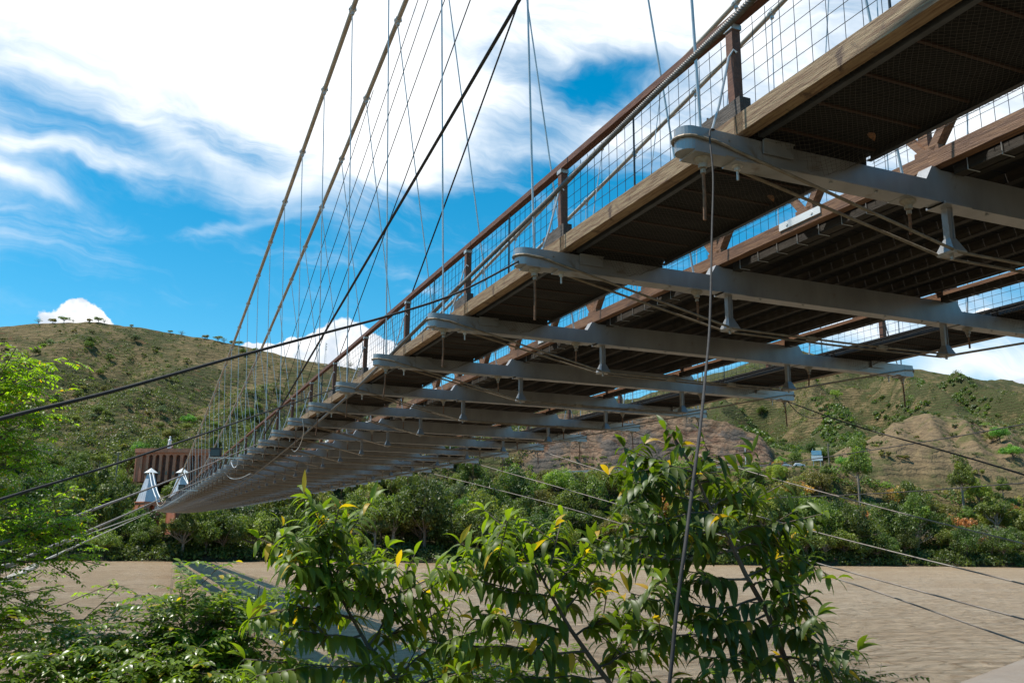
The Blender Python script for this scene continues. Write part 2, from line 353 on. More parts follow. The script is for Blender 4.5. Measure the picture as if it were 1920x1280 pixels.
idx = np.arange(nr * nc).reshape(nr, nc)
tf = np.stack([idx[:-1, :-1], idx[:-1, 1:], idx[1:, 1:], idx[1:, :-1]], -1).reshape(-1, 4)
me = bpy.data.meshes.new('hills'); me.from_pydata(tv.tolist(), [], tf.tolist())
mound = np.exp(-((NN - 6.3) / 1.25) ** 6) * np.clip((pxs - 1520) / 60, 0, 1)
for nm, arr in (('rock', cliff), ('mound', mound), ('wood', np.clip(1 - (RR - shore[None] - 75) / 210, 0, 1) * (pxs < 1000) + .55 * np.clip((RR - shore[None] - 200) / 100, 0, 1) * (pxs > 1000)), ('bank', np.exp(-((NN - 2) / 1.0) ** 2) + 0 * X)):
    a = me.attributes.new(nm, 'FLOAT', 'POINT'); a.data.foreach_set('value', arr.astype(np.float32).ravel())
me.polygons.foreach_set('use_smooth', [True] * len(me.polygons))
def azcol(a): return np.interp(a, az, np.arange(nc))
def ground(a, r):
    """height of the far bank and hills at azimuth a and distance r"""
    j = float(azcol(a)); j0 = min(int(j), nc - 2); fj = j - j0
    z = (1 - fj) * np.interp(r, RR[:, j0], ZZ[:, j0]) + fj * np.interp(r, RR[:, j0 + 1], ZZ[:, j0 + 1]); return float(z)
def gpos(px, dr, sink=.0):
    a = azs(px, 1000)[0]; r = float(np.interp(a, az, shore)) + dr
    return np.array([C[0] + r * math.sin(a), C[1] + r * math.cos(a), ground(a, r) - sink])
def project(P):
    v = np.array(P) - C; z = v @ F; return 960 + F_PX * (v @ RT) / z, 640 - F_PX * (v @ UP) / z, z
tm = bpy.data.materials.new('dry grass hillside'); tm.use_nodes = True; t = tm.node_tree; b = t.nodes['Principled BSDF']; b.inputs['Roughness'].default_value = .95; b.inputs['Specular IOR Level'].default_value = .1
gco = N(t, 'ShaderNodeNewGeometry').outputs['Position']
n1 = NOISE(t, gco, .012, 8, .62).outputs['Fac']; n2 = NOISE(t, gco, .07, 7, .65).outputs['Fac']; n3 = NOISE(t, gco, .45, 5, .7).outputs['Fac']
g1 = MIX(t, SM(t, n2, .38, .62), (.165, .122, .060), (.080, .080, .028))
g1 = MIX(t, SM(t, n3, .35, .7), g1, (.215, .16, .08))
wd = N(t, 'ShaderNodeAttribute', attribute_name='wood').outputs['Fac']
g1 = MIX(t, SM(t, M_(t, 'ADD', M_(t, 'ADD', M_(t, 'MULTIPLY', n1, .6), M_(t, 'MULTIPLY', n2, .4)), M_(t, 'MULTIPLY', wd, .11)), .49, .57), g1, (.062, .070, .026))
sep = N(t, 'ShaderNodeSeparateXYZ'); lk(t, gco, sep.inputs[0])
zz = M_(t, 'ADD', sep.outputs[2], M_(t, 'MULTIPLY', n2, 11.))
band = SM(t, M_(t, 'ADD', M_(t, 'SINE', M_(t, 'MULTIPLY', zz, 2.3)), M_(t, 'MULTIPLY', n3, 1.2)), .3, 1.5)
g1 = MIX(t, M_(t, 'MULTIPLY', band, .5), g1, (.085, .066, .032))
g1 = MIX(t, SM(t, n2, .60, .70, 0, .8), g1, (.16, .085, .045))
ra = N(t, 'ShaderNodeAttribute', attribute_name='rock').outputs['Fac']; ma = N(t, 'ShaderNodeAttribute', attribute_name='mound').outputs['Fac']; ba = N(t, 'ShaderNodeAttribute', attribute_name='bank').outputs['Fac']
rn = NOISE(t, gco, .16, 9, .68, 1.2).outputs['Fac']
rockc = MIX(t, SM(t, rn, .36, .60), (.115, .062, .04), (.27, .18, .12)); rockc = MIX(t, SM(t, n2, .50, .60), rockc, (.12, .10, .085))
moundc = MIX(t, SM(t, rn, .35, .65), (.27, .19, .105), (.17, .12, .075)); moundc = MIX(t, SM(t, n2, .5, .62), moundc, (.12, .12, .045))
g1 = MIX(t, M_(t, 'MULTIPLY', ma, .8, clamp=True), g1, moundc)
g1 = MIX(t, M_(t, 'ADD', ra, 0., clamp=True), g1, rockc); g1 = MIX(t, M_(t, 'MULTIPLY', ba, 1., clamp=True), g1, (.07, .052, .036))
lk(t, g1, b.inputs['Base Color'])
bn = N(t, 'ShaderNodeBump'); bn.inputs['Strength'].default_value = .9; bn.inputs['Distance'].default_value = 1.2
lk(t, M_(t, 'ADD', M_(t, 'ADD', M_(t, 'MULTIPLY', n3, 1.), M_(t, 'MULTIPLY', rn, 2.)), M_(t, 'MULTIPLY', band, -.5)), bn.inputs['Height']); lk(t, bn.outputs[0], b.inputs['Normal'])
me.materials.append(tm); hills = obj('hills', me); tag(hills, kind='structure')

wm = bpy.data.materials.new('muddy river water'); wm.use_nodes = True; t = wm.node_tree; b = t.nodes['Principled BSDF']
gco = N(t, 'ShaderNodeNewGeometry').outputs['Position']
mp = N(t, 'ShaderNodeMapping'); mp.inputs['Rotation'].default_value = (0, 0, R(22.8)); mp.inputs['Scale'].default_value = (.55, 1.0, 1.); lk(t, gco, mp.inputs[0])
w1 = NOISE(t, mp.outputs[0], .8, 8, .72, 1.6).outputs['Fac']; w2 = NOISE(t, mp.outputs[0], .06, 6, .6, 1.0).outputs['Fac']
c1 = MIX(t, SM(t, w2, .35, .65), (.46, .315, .185), (.53, .395, .26)); c1 = MIX(t, SM(t, w1, .46, .62), c1, (.27, .16, .075))  # dark ripple troughs: sediment tone plus sky-reflection contrast put into the colour
lk(t, c1, b.inputs['Base Color']); b.inputs['Roughness'].default_value = .28; b.inputs['Specular IOR Level'].default_value = .6; b.inputs['IOR'].default_value = 1.33
bn = N(t, 'ShaderNodeBump'); bn.inputs['Strength'].default_value = 1.0; bn.inputs['Distance'].default_value = 1.1
lk(t, M_(t, 'ADD', w1, M_(t, 'MULTIPLY', w2, 1.2)), bn.inputs['Height']); lk(t, bn.outputs[0], b.inputs['Normal'])
m = MB(); m.add([(-2500, -600, 0), (2500, -600, 0), (2500, 1500, 0), (-2500, 1500, 0)], [(0, 1, 2, 3)]); wo_ = m.build('river', wm); tag(wo_, kind='structure')
# near bank below the camera
gm = mat('near bank soil', (.16, .115, .07), .95, 0, (.09, .075, .035), .6, bump=.8, bscale=3, coord='Object')
xs = np.linspace(-90, 90, 61); dd = np.array([-60, -25, -8, -3, 0, 2, 4, 7, 10, 13, 16, 20, 26]); hz = np.array([6.5, 6, 5.4, 5.15, 5.05, 4.9, 4.1, 2.9, 1.8, .8, .1, -1.2, -3])
fh = np.array([F[0], F[1], 0]); fh /= np.linalg.norm(fh); rh = np.array([fh[1], -fh[0], 0]); vs = []
for d, h in zip(dd, hz):
    for q in xs: P = C * (1, 1, 0) + fh * d + rh * q; vs.append((P[0], P[1], h + .5 * float(fbm(np.array([q / 3.]), np.array([d / 3.]), 3, 5)[0])))
n_ = len(xs); m = MB(); m.add(vs, [(i * n_ + j, i * n_ + j + 1, (i + 1) * n_ + j + 1, (i + 1) * n_ + j) for i in range(len(dd) - 1) for j in range(n_ - 1)])
tag(m.build('ground', gm, smooth=True), kind='structure')
def near_ground(P):
    d = (np.array(P) - C) @ fh; return float(np.interp(d, dd, hz)) - .15
# road on its terrace
m = MB(); rp = []
for px in range(1010, 1600, 10):
    a = azs(px, 1000)[0]; r0 = float(np.interp(a, az, shore))
    for k in (63.5, 70.5):
        r = r0 + k; rp.append((C[0] + r * math.sin(a), C[1] + r * math.cos(a), ground(a, r) + .05))
m.add(rp, [(2 * i, 2 * i + 2, 2 * i + 3, 2 * i + 1) for i in range(len(rp) // 2 - 1)]); tag(m.build('road', MT['asphalt']), kind='structure')
def roadpos(px, k=66): 
    P = gpos(px, k); a = azs(px, 1000)[0]; r0 = float(np.interp(a, az, shore)); P[2] = ground(a, r0 + k) + .06; return P

# ------------------------------------------------------------------ the suspension bridge
ZB = 10.257; SP = 3.9; XC = 5.331; K0, K1, NEAR = -3, 77, 25
def zd(y): return ZB + .005606 * y + (4.8e-05 / 1.3) * y * y
CY = np.array([75, 85, 95, 110, 130, 160, 190, 220, 250, 280, 306.]); CZ_ = np.array([5.36, 4.63, 4.02, 3.3, 2.75, 2.55, 2.95, 4.4, 7.2, 11.8, 17.3])
def cz(y):
    y = np.asarray(y, float); a = ZB + 13.184 - .150716 * y + (.000805 / 1.3) * y * y
    k = np.clip(np.searchsorted(CY, y) - 1, 0, len(CY) - 2); t = np.clip((y - CY[k]) / (CY[k + 1] - CY[k]), 0, 1)
    mt_ = np.gradient(CZ_, CY); h = CY[k + 1] - CY[k]
    b = (2 * t ** 3 - 3 * t ** 2 + 1) * CZ_[k] + (t ** 3 - 2 * t ** 2 + t) * h * mt_[k] + (-2 * t ** 3 + 3 * t ** 2) * CZ_[k + 1] + (t ** 3 - t ** 2) * h * mt_[k + 1]
    r_ = np.where(y < 75, a, ZB + b); return float(r_) if r_.ndim == 0 else r_
def xi(y): return -.42 + 2.04 * (1 - ((y - 122) / 183.) ** 2)
XO = -.385
bridge = empty('suspension_bridge', (0, 0, 0))
tag(bridge, 'long suspension bridge with wooden rails and grey steel cross beams spanning the brown river', 'bridge')
FARM = {}
def part(name, me, mb, mt, k, M, parent=bridge, near=NEAR, smooth=False):
    """individual copy for near bays, the rest gathered in one mesh"""
    if k < near:
        o = obj(name, me, parent); o.matrix_basis = M; return o
    FARM.setdefault(name, (MB(), mt, smooth))[0].put(mb, M); return None

# cross beam, local origin at the outer hanger hole, x across the bridge
xl, xr, hw = -.29, 2 * XC + .29, .125
def prof(x):
    xm = min(x, 2 * XC - x); top = .265 + (.165 * min(1, max(0, (xm - 2.80) / .10))) - (.03 * min(1, max(0, (xm - 2.95) / .08)))
    return .03, top
st = [xl + hw * (1 - math.cos(a)) for a in np.linspace(0, math.pi / 2, 7)]
st = st + [.2, 1.0, 2.0, 2.80, 2.90, 2.95, 3.03, 4.2, XC]; st = st + [2 * XC - q for q in st[:-1][::-1]]
bm_ = MB(); vs = []
for x in st:
    xm = min(x, 2 * XC - x); e = min(1, (xm - xl) / hw); wy = hw * math.sqrt(max(1e-4, 1 - (1 - e) ** 2)); z0, z1 = prof(x)
    if xm > .2: wy = hw - .035 * min(1, (xm - .2) / .8)
    vs += [(x, -wy, z0), (x, wy, z0), (x, wy, z1), (x, -wy, z1)]
fs = [(0, 1, 2, 3)[::-1], tuple((len(st) - 1) * 4 + k for k in range(4))] + [(4 * i + k, 4 * i + 4 + k, 4 * i + 4 + (k + 1) % 4, 4 * i + (k + 1) % 4) for i in range(len(st) - 1) for k in range(4)]
bm_.add(vs, fs)
hb = MB()
for sgn in (0, 1):
    t_ = MB(); t_.box(.42, 2.9, -.118, .118, .012, .032); t_.box(-.17, .17, -.135, .135, .008, .034); t_.box(.30, .5, -.11, .11, .008, .032)
    t_.box(.02, .032, -.128, -.12, .035, .262); t_.box(.62, .98, -.14, -.12, .13, .262); t_.box(.62, .98, -.17, -.12, .262, .272)
    t_.box(3.0, 3.4, -.13, .13, .008, .032); t_.box(2.45, 2.78, -.13, .13, .008, .032)
    for q in (1.5, 2.1, 3.7, 4.5): t_.lathe([(.018, -.006), (.018, .008)], (q, -.06, .0), 6)
    hb.put(t_ if not sgn else t_.mirrored(XC), Matrix())
hb.box(3.0, 2 * XC - 3.0, -.108, .108, .012, .032)
bm_.put(hb, Matrix())
strut = MB(); strut.bar((0, 0, .01), (0, 0, -.36), .060, .060, (1, 0, 0), .045, .045)
for sx_ in (-.036, .036): strut.box(sx_ - .005, sx_ + .005, -.04, .04, -.37, .01)
strut.add([(-.10, -.12, -.50), (.10, -.12, -.50), (.10, .12, -.50), (-.10, .12, -.50), (-.045, -.045, -.34), (.045, -.045, -.34), (.045, .045, -.34), (-.045, .045, -.34),
    (-.085, -.105, -.525), (.085, -.105, -.525), (.085, .105, -.525), (-.085, .105, -.525)],
    [(4, 5, 6, 7), (0, 1, 5, 4), (1, 2, 6, 5), (2, 3, 7, 6), (3, 0, 4, 7), (0, 8, 9, 1), (1, 9, 10, 2), (2, 10, 11, 3), (3, 11, 8, 0), (11, 10, 9, 8)])
strut.lathe([(.02, -.57), (.02, -.52)], n=6)
bolt = MB(); bolt.lathe([(.02, -.10), (.042, -.095), (.045, -.055), (.075, -.03), (.088, .0), (.088, .02)], n=14)
bolt.lathe([(.028, -.15), (.028, -.11)], n=6)
rodm = MB(); rodm.tube([(0, 0, -.14), (.004, 0, -.4), (0, .004, -.66)], .017, 7)
nut = MB(); nut.lathe([(.012, -.15), (.013, -.06), (.03, -.05), (.032, -.02), (.055, -.01), (.06, .02)], n=9)
def tie(yo):
    s = -1 if yo < 0 else 1; t_ = MB(); zc = .155; P = []
    for a in np.linspace(0, math.pi / 2, 5): P.append((xl - .02 + (hw + .02) * (1 - math.cos(a)), s * (hw + .015) * math.sin(a), zc))
    P += [(.05, s * (hw + .02), .14), (3.16, s * .10, -.515), (XC, s * .10, -.53)]
    P += [(2 * XC - q[0], q[1], q[2]) for q in P[:-1][::-1]]; t_.tube(P, .0165, 6)
    if yo < 0:
        for dz in (-.03, .03): 
            for X_ in (0, 1): t_.tube([(abs(X_ * 2 * XC - (xl - .012 + (hw + .012) * (1 - math.cos(a)))), (hw + .012) * math.sin(a), zc + dz) for a in np.linspace(-1.2, 1.2, 9)], .010, 5)
        for X_ in (4.6, 6.0): t_.box(X_ - .09, X_ + .09, -.13, -.07, -.56, -.50)
    return t_
ties = [tie(-1), tie(1)]
beam_me = bm_.mesh('cross_beam', MT['steel']); strut_me = strut.mesh('strut', MT['steel']); bolt_me = bolt.mesh('hanger_socket', MT['socket'], True)
rod_me = rodm.mesh('threaded_rod', MT['rust']); nut_me = nut.mesh('bolt', MT['galv'])
tie_me = [q.mesh('tie_rod', MT['rod']) for q in ties]
low = MB(); low.put(bm_, Matrix())
lowt = MB()
for X_ in (3.16, 2 * XC - 3.16): low.put(strut, Matrix.Translation((X_, 0, 0)))
for X_ in (0, 2.6, 2 * XC - 2.6, 2 * XC): low.put(bolt, Matrix.Translation((X_, 0, 0)))
for q in ties: low.put(q, Matrix())
low_me = low.mesh('cross_beam', MT['steel'])
for k in range(K0, K1):
    y = k * SP; Mk = Matrix.Translation((0, y, zd(y)))
    if k < NEAR:
        bo = obj('cross_beam', beam_me, bridge, (0, y, zd(y)))
        for X_ in (3.16, 2 * XC - 3.16): obj('strut', strut_me, bo, (X_, 0, 0))
        for q in tie_me: obj('tie_rod', q, bo)
        for i, X_ in enumerate((0, 2.6, 2 * XC - 2.6, 2 * XC)):
            so_ = obj('hanger_socket', bolt_me, bo, (X_, 0, .012))
            r_ = obj('threaded_rod', rod_me, bo, (X_, 0, .0), (R(random.uniform(-2, 2)), R(random.uniform(-2.5, 2.5)), 0)); r_.scale = (1, 1, random.uniform(.85, 1.05) if i in (0, 3) else random.uniform(.5, .66))
        for X_ in (.40, 2 * XC - .40): obj('bolt', nut_me, bo, (X_, 0, .012))
    else: obj('cross_beam', low_me, bridge, (0, y, zd(y)))

# ---- one bay of the deck, local y from 0 to SP
def wood(mb, fn):
    mb.cur = random.uniform(.1, .9); fn()
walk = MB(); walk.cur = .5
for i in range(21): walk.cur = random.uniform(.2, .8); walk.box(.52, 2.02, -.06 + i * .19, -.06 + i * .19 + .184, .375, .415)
walk.box(.55, 1.97, -.09, .10, .268, .374)
bat = MB()
for i in range(7): bat.box(.60, 1.94, .28 + i * .56, .31 + i * .56, .352, .372)
edge = MB(); edge.bar((.435, -.17, .405), (.435, SP - .03, .405), .15, .20)
chan = MB()
for X_, sgn in ((.56, 1), (1.98, -1)):
    chan.box(X_ - .004, X_ + .004, .0, SP - .14, .29, .395); chan.box(min(X_, X_ + sgn * .06), max(X_, X_ + sgn * .06), .0, SP - .14, .284, .291)
blk = MB(); blk.bar((.44, -.12, .60), (.44, .56, .585), .13, .185)
for q in (.05, .33, .50): blk.lathe([(.012, .66), (.012, .75)], (.44, q, 0), 6)
post = MB(); post.bar((.436, .02, .69), (.436, .02, 1.52), .10, .105, (0, 1, 0))
pcap = MB(); pcap.box(.375, .497, -.045, .085, 1.47, 1.525)
hrail = MB(); hrail.bar((.436, 0, 1.575), (.436, SP + .0, 1.575), .11, .085)
wire = MB()
for i in range(19): wire.tube([(.50, .1 + i * .2, .50), (.50, .1 + i * .2 + random.uniform(-.01, .01), 1.53)], .0042, 4, False)
for j in range(6): wire.tube([(.494, 0, .60 + j * .17), (.494, SP / 2, .60 + j * .17 + random.uniform(-.01, .01)), (.494, SP, .60 + j * .17)], .0042, 4, False)
diag = MB(); diag.tube([(.10, .0, .26), (.22, .0, .62), (.36, .0, 1.16), (.40, -.03, 1.24), (.42, -.05, 1.20)], .013, 6)
# bent tie bars inside the mesh: slim uprights
bent = MB(); bent.tube([(.42, SP * .5, .50), (.42, SP * .5, 1.45), (.43, SP * .5 - .02, 1.53)], .012, 6)
tr = MB(); ch = MB(); ch.bar((3.0, -.02, .52), (3.0, SP + .02 - .04, .52), .13, .175)
tp = MB(); tp.bar((3.0, 0, 1.83), (3.0, SP, 1.83), .11, .10)
tpost = MB(); tpost.bar((3.06, .10, .61), (3.06, .10, 1.78), .08, .12, (0, 1, 0))
br1 = MB(); br1.bar((3.0, .06, .64), (3.0, SP / 4, 1.78), .075, .10, (1, 0, 0))
br2 = MB(); br2.bar((3.0, SP / 2 - .06, .64), (3.0, SP / 4, 1.78), .095, .12, (1, 0, 0))
nb = MB(); nb.bar((3.0, -.16, .635), (3.0, .16, .635), .12, .06)
twire = MB()
for i in range(24): twire.tube([(3.08, .05 + i * .163, .64), (3.08, .05 + i * .163, 1.78)], .0038, 3, False)
for j in range(7): twire.tube([(3.086, 0, .68 + j * .16), (3.086, SP, .68 + j * .16)], .0038, 3, False)
splice = MB(); splice.bar((2.925, SP * .42, .55), (2.925, SP * .62, .55), .012, .10)
for q in (.46, .58): splice.tube([(2.91, SP * q, .55), (2.93, SP * q, .55)], .02, 6)
tray = MB()
tray.box(3.17, 3.31, .13, SP - .13, .36, .465)
stp = MB()
for i in range(9): y_ = .3 + i * .41; stp.tube([(3.155, y_, .50), (3.155, y_, .345), (3.33, y_, .345)], .0055, 5, False)
planks = MB()
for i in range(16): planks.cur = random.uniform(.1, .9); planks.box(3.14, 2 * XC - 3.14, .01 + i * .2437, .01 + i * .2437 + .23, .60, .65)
joist = MB(); joist.box(-.05, .05, .0, SP - .005, .47, .598)
wear = MB()
for X_ in (4.1, 6.2): wear.box(X_, X_ + .5, 0, SP, .652, .70)
cross = MB()
for q in (.95, 1.95, 2.95): cross.bar((3.2, q, .445), (2 * XC - 3.2, q + .1, .445), .035, .02)
kit = [('walkway_panel', walk, 'dark', 48), ('edge_beam', edge, 'wood_edge', 48), ('walkway_channel', chan, 'channel', 48), ('timber_block', blk, 'wood_grey', 48),
       ('railing_post', post, 'wood_rail', 48), ('handrail', hrail, 'wood_rail', 48), ('railing_mesh', wire, 'wire', 40), ('post_brace', diag, 'hanger', 48), ('post_cap', pcap, 'galv', 48),
       ('truss_chord', ch, 'wood_chord', 48), ('truss_rail', tp, 'wood_chord', 48), ('truss_post', tpost, 'wood_chord', 48), ('truss_mesh', twire, 'wire', 40),
       ('edge_bearer', tray, 'joist', 48), ('staple_row', stp, 'hanger', 40), ('batten_row', bat, 'batten', 48), ('mesh_upright', bent, 'channel', 40)]
kitm = []
for nm, mb, mt, lim in kit:
    mm = mb.mirrored(XC); kitm.append((nm, mb, mb.mesh(nm, MT[mt]), mm, mm.mesh(nm, MT[mt]), mt, lim))
def L(nm, mb, mt):
    mm = mb.mirrored(XC); return nm, mb, mb.mesh(nm, MT[mt]), mm, mm.mesh(nm, MT[mt]), mt
KB1, KB2, KN, KS = L('truss_brace', br1, 'wood_chord'), L('truss_brace', br2, 'wood_chord'), L('node_block', nb, 'wood_chord'), L('splice_plate', splice, 'white')
planks_me = planks.mesh('deck_planks', MT['dark']); joist_me = joist.mesh('joist', MT['joist']); cross_me = cross.mesh('sway_bars', MT['rod'])
for k in range(K0, K1 - 1):
    y = k * SP; ang = math.atan2(zd(y + SP) - zd(y), SP)
    M = Matrix.Translation((0, y, zd(y))) @ Matrix.Rotation(ang, 4, 'X')
    for nm, mb, me_, mm, mme, mt, lim in kitm:
        if nm in ('mesh_upright', 'railing_mesh', 'truss_mesh', 'staple_row') and k > 40: continue
        part(nm, me_, mb, MT[mt], k, M, near=lim); part(nm, mme, mm, MT[mt], k, M, near=lim)
    for j, (KB, dy, fl) in enumerate(((KB1, 0, 1), (KB2, 0, 1), (KB1, SP / 2, 1), (KB2, SP / 2, 1))):
        Mj = M @ Matrix.Translation((0, dy, 0))
        part(KB[0], KB[2], KB[1], MT[KB[5]], k, Mj, near=9); part(KB[0], KB[4], KB[3], MT[KB[5]], k, Mj, near=9)
    for dy in (0, SP / 2):
        Mj = M @ Matrix.Translation((0, dy, 0)); part(KN[0], KN[2], KN[1], MT[KN[5]], k, Mj, near=22); part(KN[0], KN[4], KN[3], MT[KN[5]], k, Mj, near=22)
    if k % 2 == 0 and k < 30: part(KS[0], KS[2], KS[1], MT[KS[5]], k, M, near=40); part(KS[0], KS[4], KS[3], MT[KS[5]], k, M, near=40)
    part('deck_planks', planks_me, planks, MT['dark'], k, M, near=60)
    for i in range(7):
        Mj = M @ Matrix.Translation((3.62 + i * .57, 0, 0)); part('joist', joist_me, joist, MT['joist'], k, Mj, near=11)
# sagging safety nets under the walkways: real knotted mesh near, coarser farther off
def net(seed, step, r, sag):
    mb = MB(); rr = random.Random(seed); x0, x1 = .50, 2.08; W = x1 - x0; Ln = SP - .1
    bx, by, bd = rr.uniform(.45, .6), rr.uniform(.05, .25), sag * rr.uniform(.7, 1.2)
    def P(u, v):
        u = min(1, max(0, u)); v = min(1, max(0, v)); e = math.sin(math.pi * u) ** .7
        z = .34 - e * (.05 + bd * math.exp(-((v - by) / .16) ** 2) + .24 * math.exp(-((v - .965) / .085) ** 2) * math.exp(-((u - .55) / .28) ** 2) + .035 * math.sin(v * 21 + seed) * math.sin(u * 5))
        return (x0 + W * u + .01 * math.sin(v * 40), .05 + Ln * v + .01 * math.sin(u * 30), z)
    n = int((W + Ln) / step)
    for sgn in (1, -1):
        for i in range(n + 1):
            s0 = i * step; pts = []
            for q in np.arange(0, W + 1e-6, W / 9):
                yv = s0 - q if sgn > 0 else s0 - (W - q)
                if -.001 <= yv <= Ln: pts.append(P(q / W, yv / Ln))
            if len(pts) > 1:
                mb.tube(pts, r, 3, False)
    mb.tube([P(1, v) for v in np.linspace(0, 1, 12)], r * 2.2, 4, False); mb.tube([P(0, v) for v in np.linspace(0, 1, 12)], r * 2.2, 4, False)
    return mb
nets = [net(3 + i, .062, .0017, .12) for i in range(3)]; netsm = [q.mirrored(XC) for q in nets]
nets_me = [q.mesh('safety_net', MT['net']) for q in nets]; netsm_me = [q.mesh('safety_net', MT['net']) for q in netsm]
nf = net(9, .12, .003, .10); nfm = nf.mirrored(XC); nf_me, nfm_me = nf.mesh('safety_net', MT['net']), nfm.mesh('safety_net', MT['net'])
for k in range(K0, 30):
    y = k * SP; M = Matrix.Translation((0, y, zd(y))); i = k % 3
    for a in ((nets_me[i], netsm_me[(i + 1) % 3]) if k < 7 else (nf_me, nfm_me)): o = obj('safety_net', a, bridge); o.matrix_basis = M
# main cables, clamps and hangers
ys = np.linspace(-30, 250, 141)
for mir in (0, 1):
    for inner in (0, 1):
        pts = [((xi(y) if inner else XO), y, cz(y)) for y in ys]
        if mir: pts = [(2 * XC - p[0], p[1], p[2]) for p in pts]
        m = MB(); m.tube(pts, .072, 10, False); m.build('main_cable', MT['cable'], bridge, True)
hm = {}
clamp = MB(); clamp.tube([(0, -.09, 0), (0, .09, 0)], .092, 10); clamp.box(-.03, .03, -.05, .05, -.19, -.07); clamp.box(-.11, .11, -.03, .03, -.02, .02); clamp.tube([(-.05, 0, -.15), (.05, 0, -.15)], .025, 6); clamp.box(-.02, .02, -.05, .05, .07, .14)
clamp_me = clamp.mesh('cable_clamp', MT['galv'])
for k in range(K0 - 1, K1):
    y = k * SP
    if y > 297: continue
    for mir in (0, 1):
        for inner in (0, 1):
            xt = xi(y) if inner else XO; xb = 2.6 if inner else 0.
            X1, X0 = (2 * XC - xt, 2 * XC - xb) if mir else (xt, xb); zt, zb = cz(y), zd(y) + .02
            if zt - zb < .9 or k > 60: continue
            m = MB(); 
            m.tube([(X1, y, zt - .15), (X0, y, zb + 0)], .0155 if k < 30 else .02, 6, False)
            if k < NEAR - 4: m.build('hanger', MT['hanger'], bridge)
            else: FARM.setdefault('hanger', (MB(), MT['hanger'], False))[0].put(m, Matrix())
            Mc = Matrix.Translation((X1, y, zt)) @ Matrix.Rotation(math.atan2(cz(y + 1) - cz(y), 1), 4, 'X')
            part('cable_clamp', clamp_me, clamp, MT['galv'], k, Mc, near=NEAR - 4)
for nm, (mb, mt, smo) in FARM.items():
    o = mb.build(nm, mt, bridge, smo); o['kind'] = 'stuff'

# ---- stays, wind ropes and guys: each cable is its own thing
def cable(name, pts, r, mt, label, cat='cable', group=None, n=7, lobes=0, sag=0., dens=12):
    P = [np.array(p, float) for p in pts]
    if len(P) == 2 and sag:
        P = [P[0] + (P[1] - P[0]) * t - np.array((0, 0, sag * 4 * t * (1 - t))) for t in np.linspace(0, 1, dens)]
    elif len(P) > 2:   # smooth through the points
        Q = []
        for i in range(len(P) - 1):
            p0, p1, p2, p3 = P[max(i - 1, 0)], P[i], P[i + 1], P[min(i + 2, len(P) - 1)]
            for t in np.linspace(0, 1, 8)[:-1]:
                Q.append(.5 * ((2 * p1) + (-p0 + p2) * t + (2 * p0 - 5 * p1 + 4 * p2 - p3) * t * t + (-p0 + 3 * p1 - 3 * p2 + p3) * t ** 3))
        P = Q + [P[-1]]
    if lobes:
        Q = [P[0]]
        for a, b_ in zip(P[:-1], P[1:]):
            k = max(1, int(np.linalg.norm(b_ - a) / .02)); Q += [a + (b_ - a) * (j + 1) / k for j in range(k)]
        P = Q
    m = MB(); m.tube(P, r, n, True, lobes, .22 if r > .02 else .12); o = m.build(name, MT[mt], None, True); tag(o, label, cat, group); return o
def capL(k, dx=-.15, dz=.15): return np.array((dx, k * SP, zd(k * SP) + dz))
def capR(k): return np.array((2 * XC + .1, k * SP, zd(k * SP) + .0))
wr = [(1428, -20, 6.6), (1369, 41, 7.1), (1309, 99, 7.8), (1200, 203, 9.0), (1042, 360, 11.3), (862, 536, 15)]
cable('wind_rope', [at(*q) for q in wr] , .029, 'ropegrey', 'thick twisted rope running down along the upper edge of the nearest handrail', n=18, lobes=6)
wr2 = [(862, 536, 15), (760, 638, 18), (665, 731, 22.5), (601, 787, 28), (544, 836, 36), (479, 887, 50), (442, 911, 62)]
cable('wind_rope', [at(*q) for q in wr2], .036, 'ropegrey', 'grey rope crossing in front of the beam ends below the handrail', n=8)
st_ = [((976, -8), (495, 815), .026, 'thickest black stay rope, sloping down to the far part of the handrail', -.9),
       ((975, -6), (770, 556), .016, 'dark stay from the top centre down to the third railing post'),
       ((884, -8), (633, 676), .0125, 'dark stay ending at the fifth railing post'),
       ((836, -8), (573, 722), .011, 'thin dark stay, second to the left of the one ending at the fifth post'),
       ((805, -8), (548, 738), .0105, 'thin dark stay between the two inner main cable hangers, third from the left'),
       ((786, -8), (524, 756), .0105, 'thin dark stay close beside the inner main cable, second from the left'),
       ((700, 170), (500, 775), .0105, 'thin dark stay hugging the inner main cable, leftmost of the fan')]
for q in st_:
    X_ = q[4] if len(q) > 4 else .42
    a, b_ = onx(*q[0], X_), onx(*q[1], X_); b_ = a + (b_ - a) * 1.0; a = b_ + (a - b_) * 1.25 if q[0][1] < 0 else a
    cable('stay_rope', [a, b_], q[2], 'rope', q[3], 'stay', 'dark stays fanning down to the left railing', n=8, sag=.05)
cable('guy_rope', [at(-420, 900, 3.6), at(0, 785, 5.3), at(215, 732, 6.2), at(430, 672, 7.4), at(620, 621, 8.8), at(735, 590, 9.6), at(860, 548, 10.7), capL(1)], .0135, 'rope', 'upper black rope sloping up from the left edge to the second beam end', n=9)
cable('guy_rope', [at(-420, 1075, 4.2), at(0, 936, 6.8), at(205, 873, 9), at(391, 810, 12.5), at(520, 765, 17), capL(4)], .0135, 'rope', 'black rope reaching the fifth beam end from the left edge below the upper one', n=8)
cable('guy_rope', [at(-300, 1125, 5), at(0, 1019, 8), at(145, 966, 11), at(344, 890, 24), capL(8)], .02, 'guy', 'brown rope crossing the white towers to the lit beam ends', n=7)
cable('guy_rope', [at(-250, 1180, 6), at(23, 1056, 9), at(195, 982, 17), at(283, 943, 32), capL(14)], .022, 'guy', 'grey brown rope passing low in front of the left white tower', n=7)
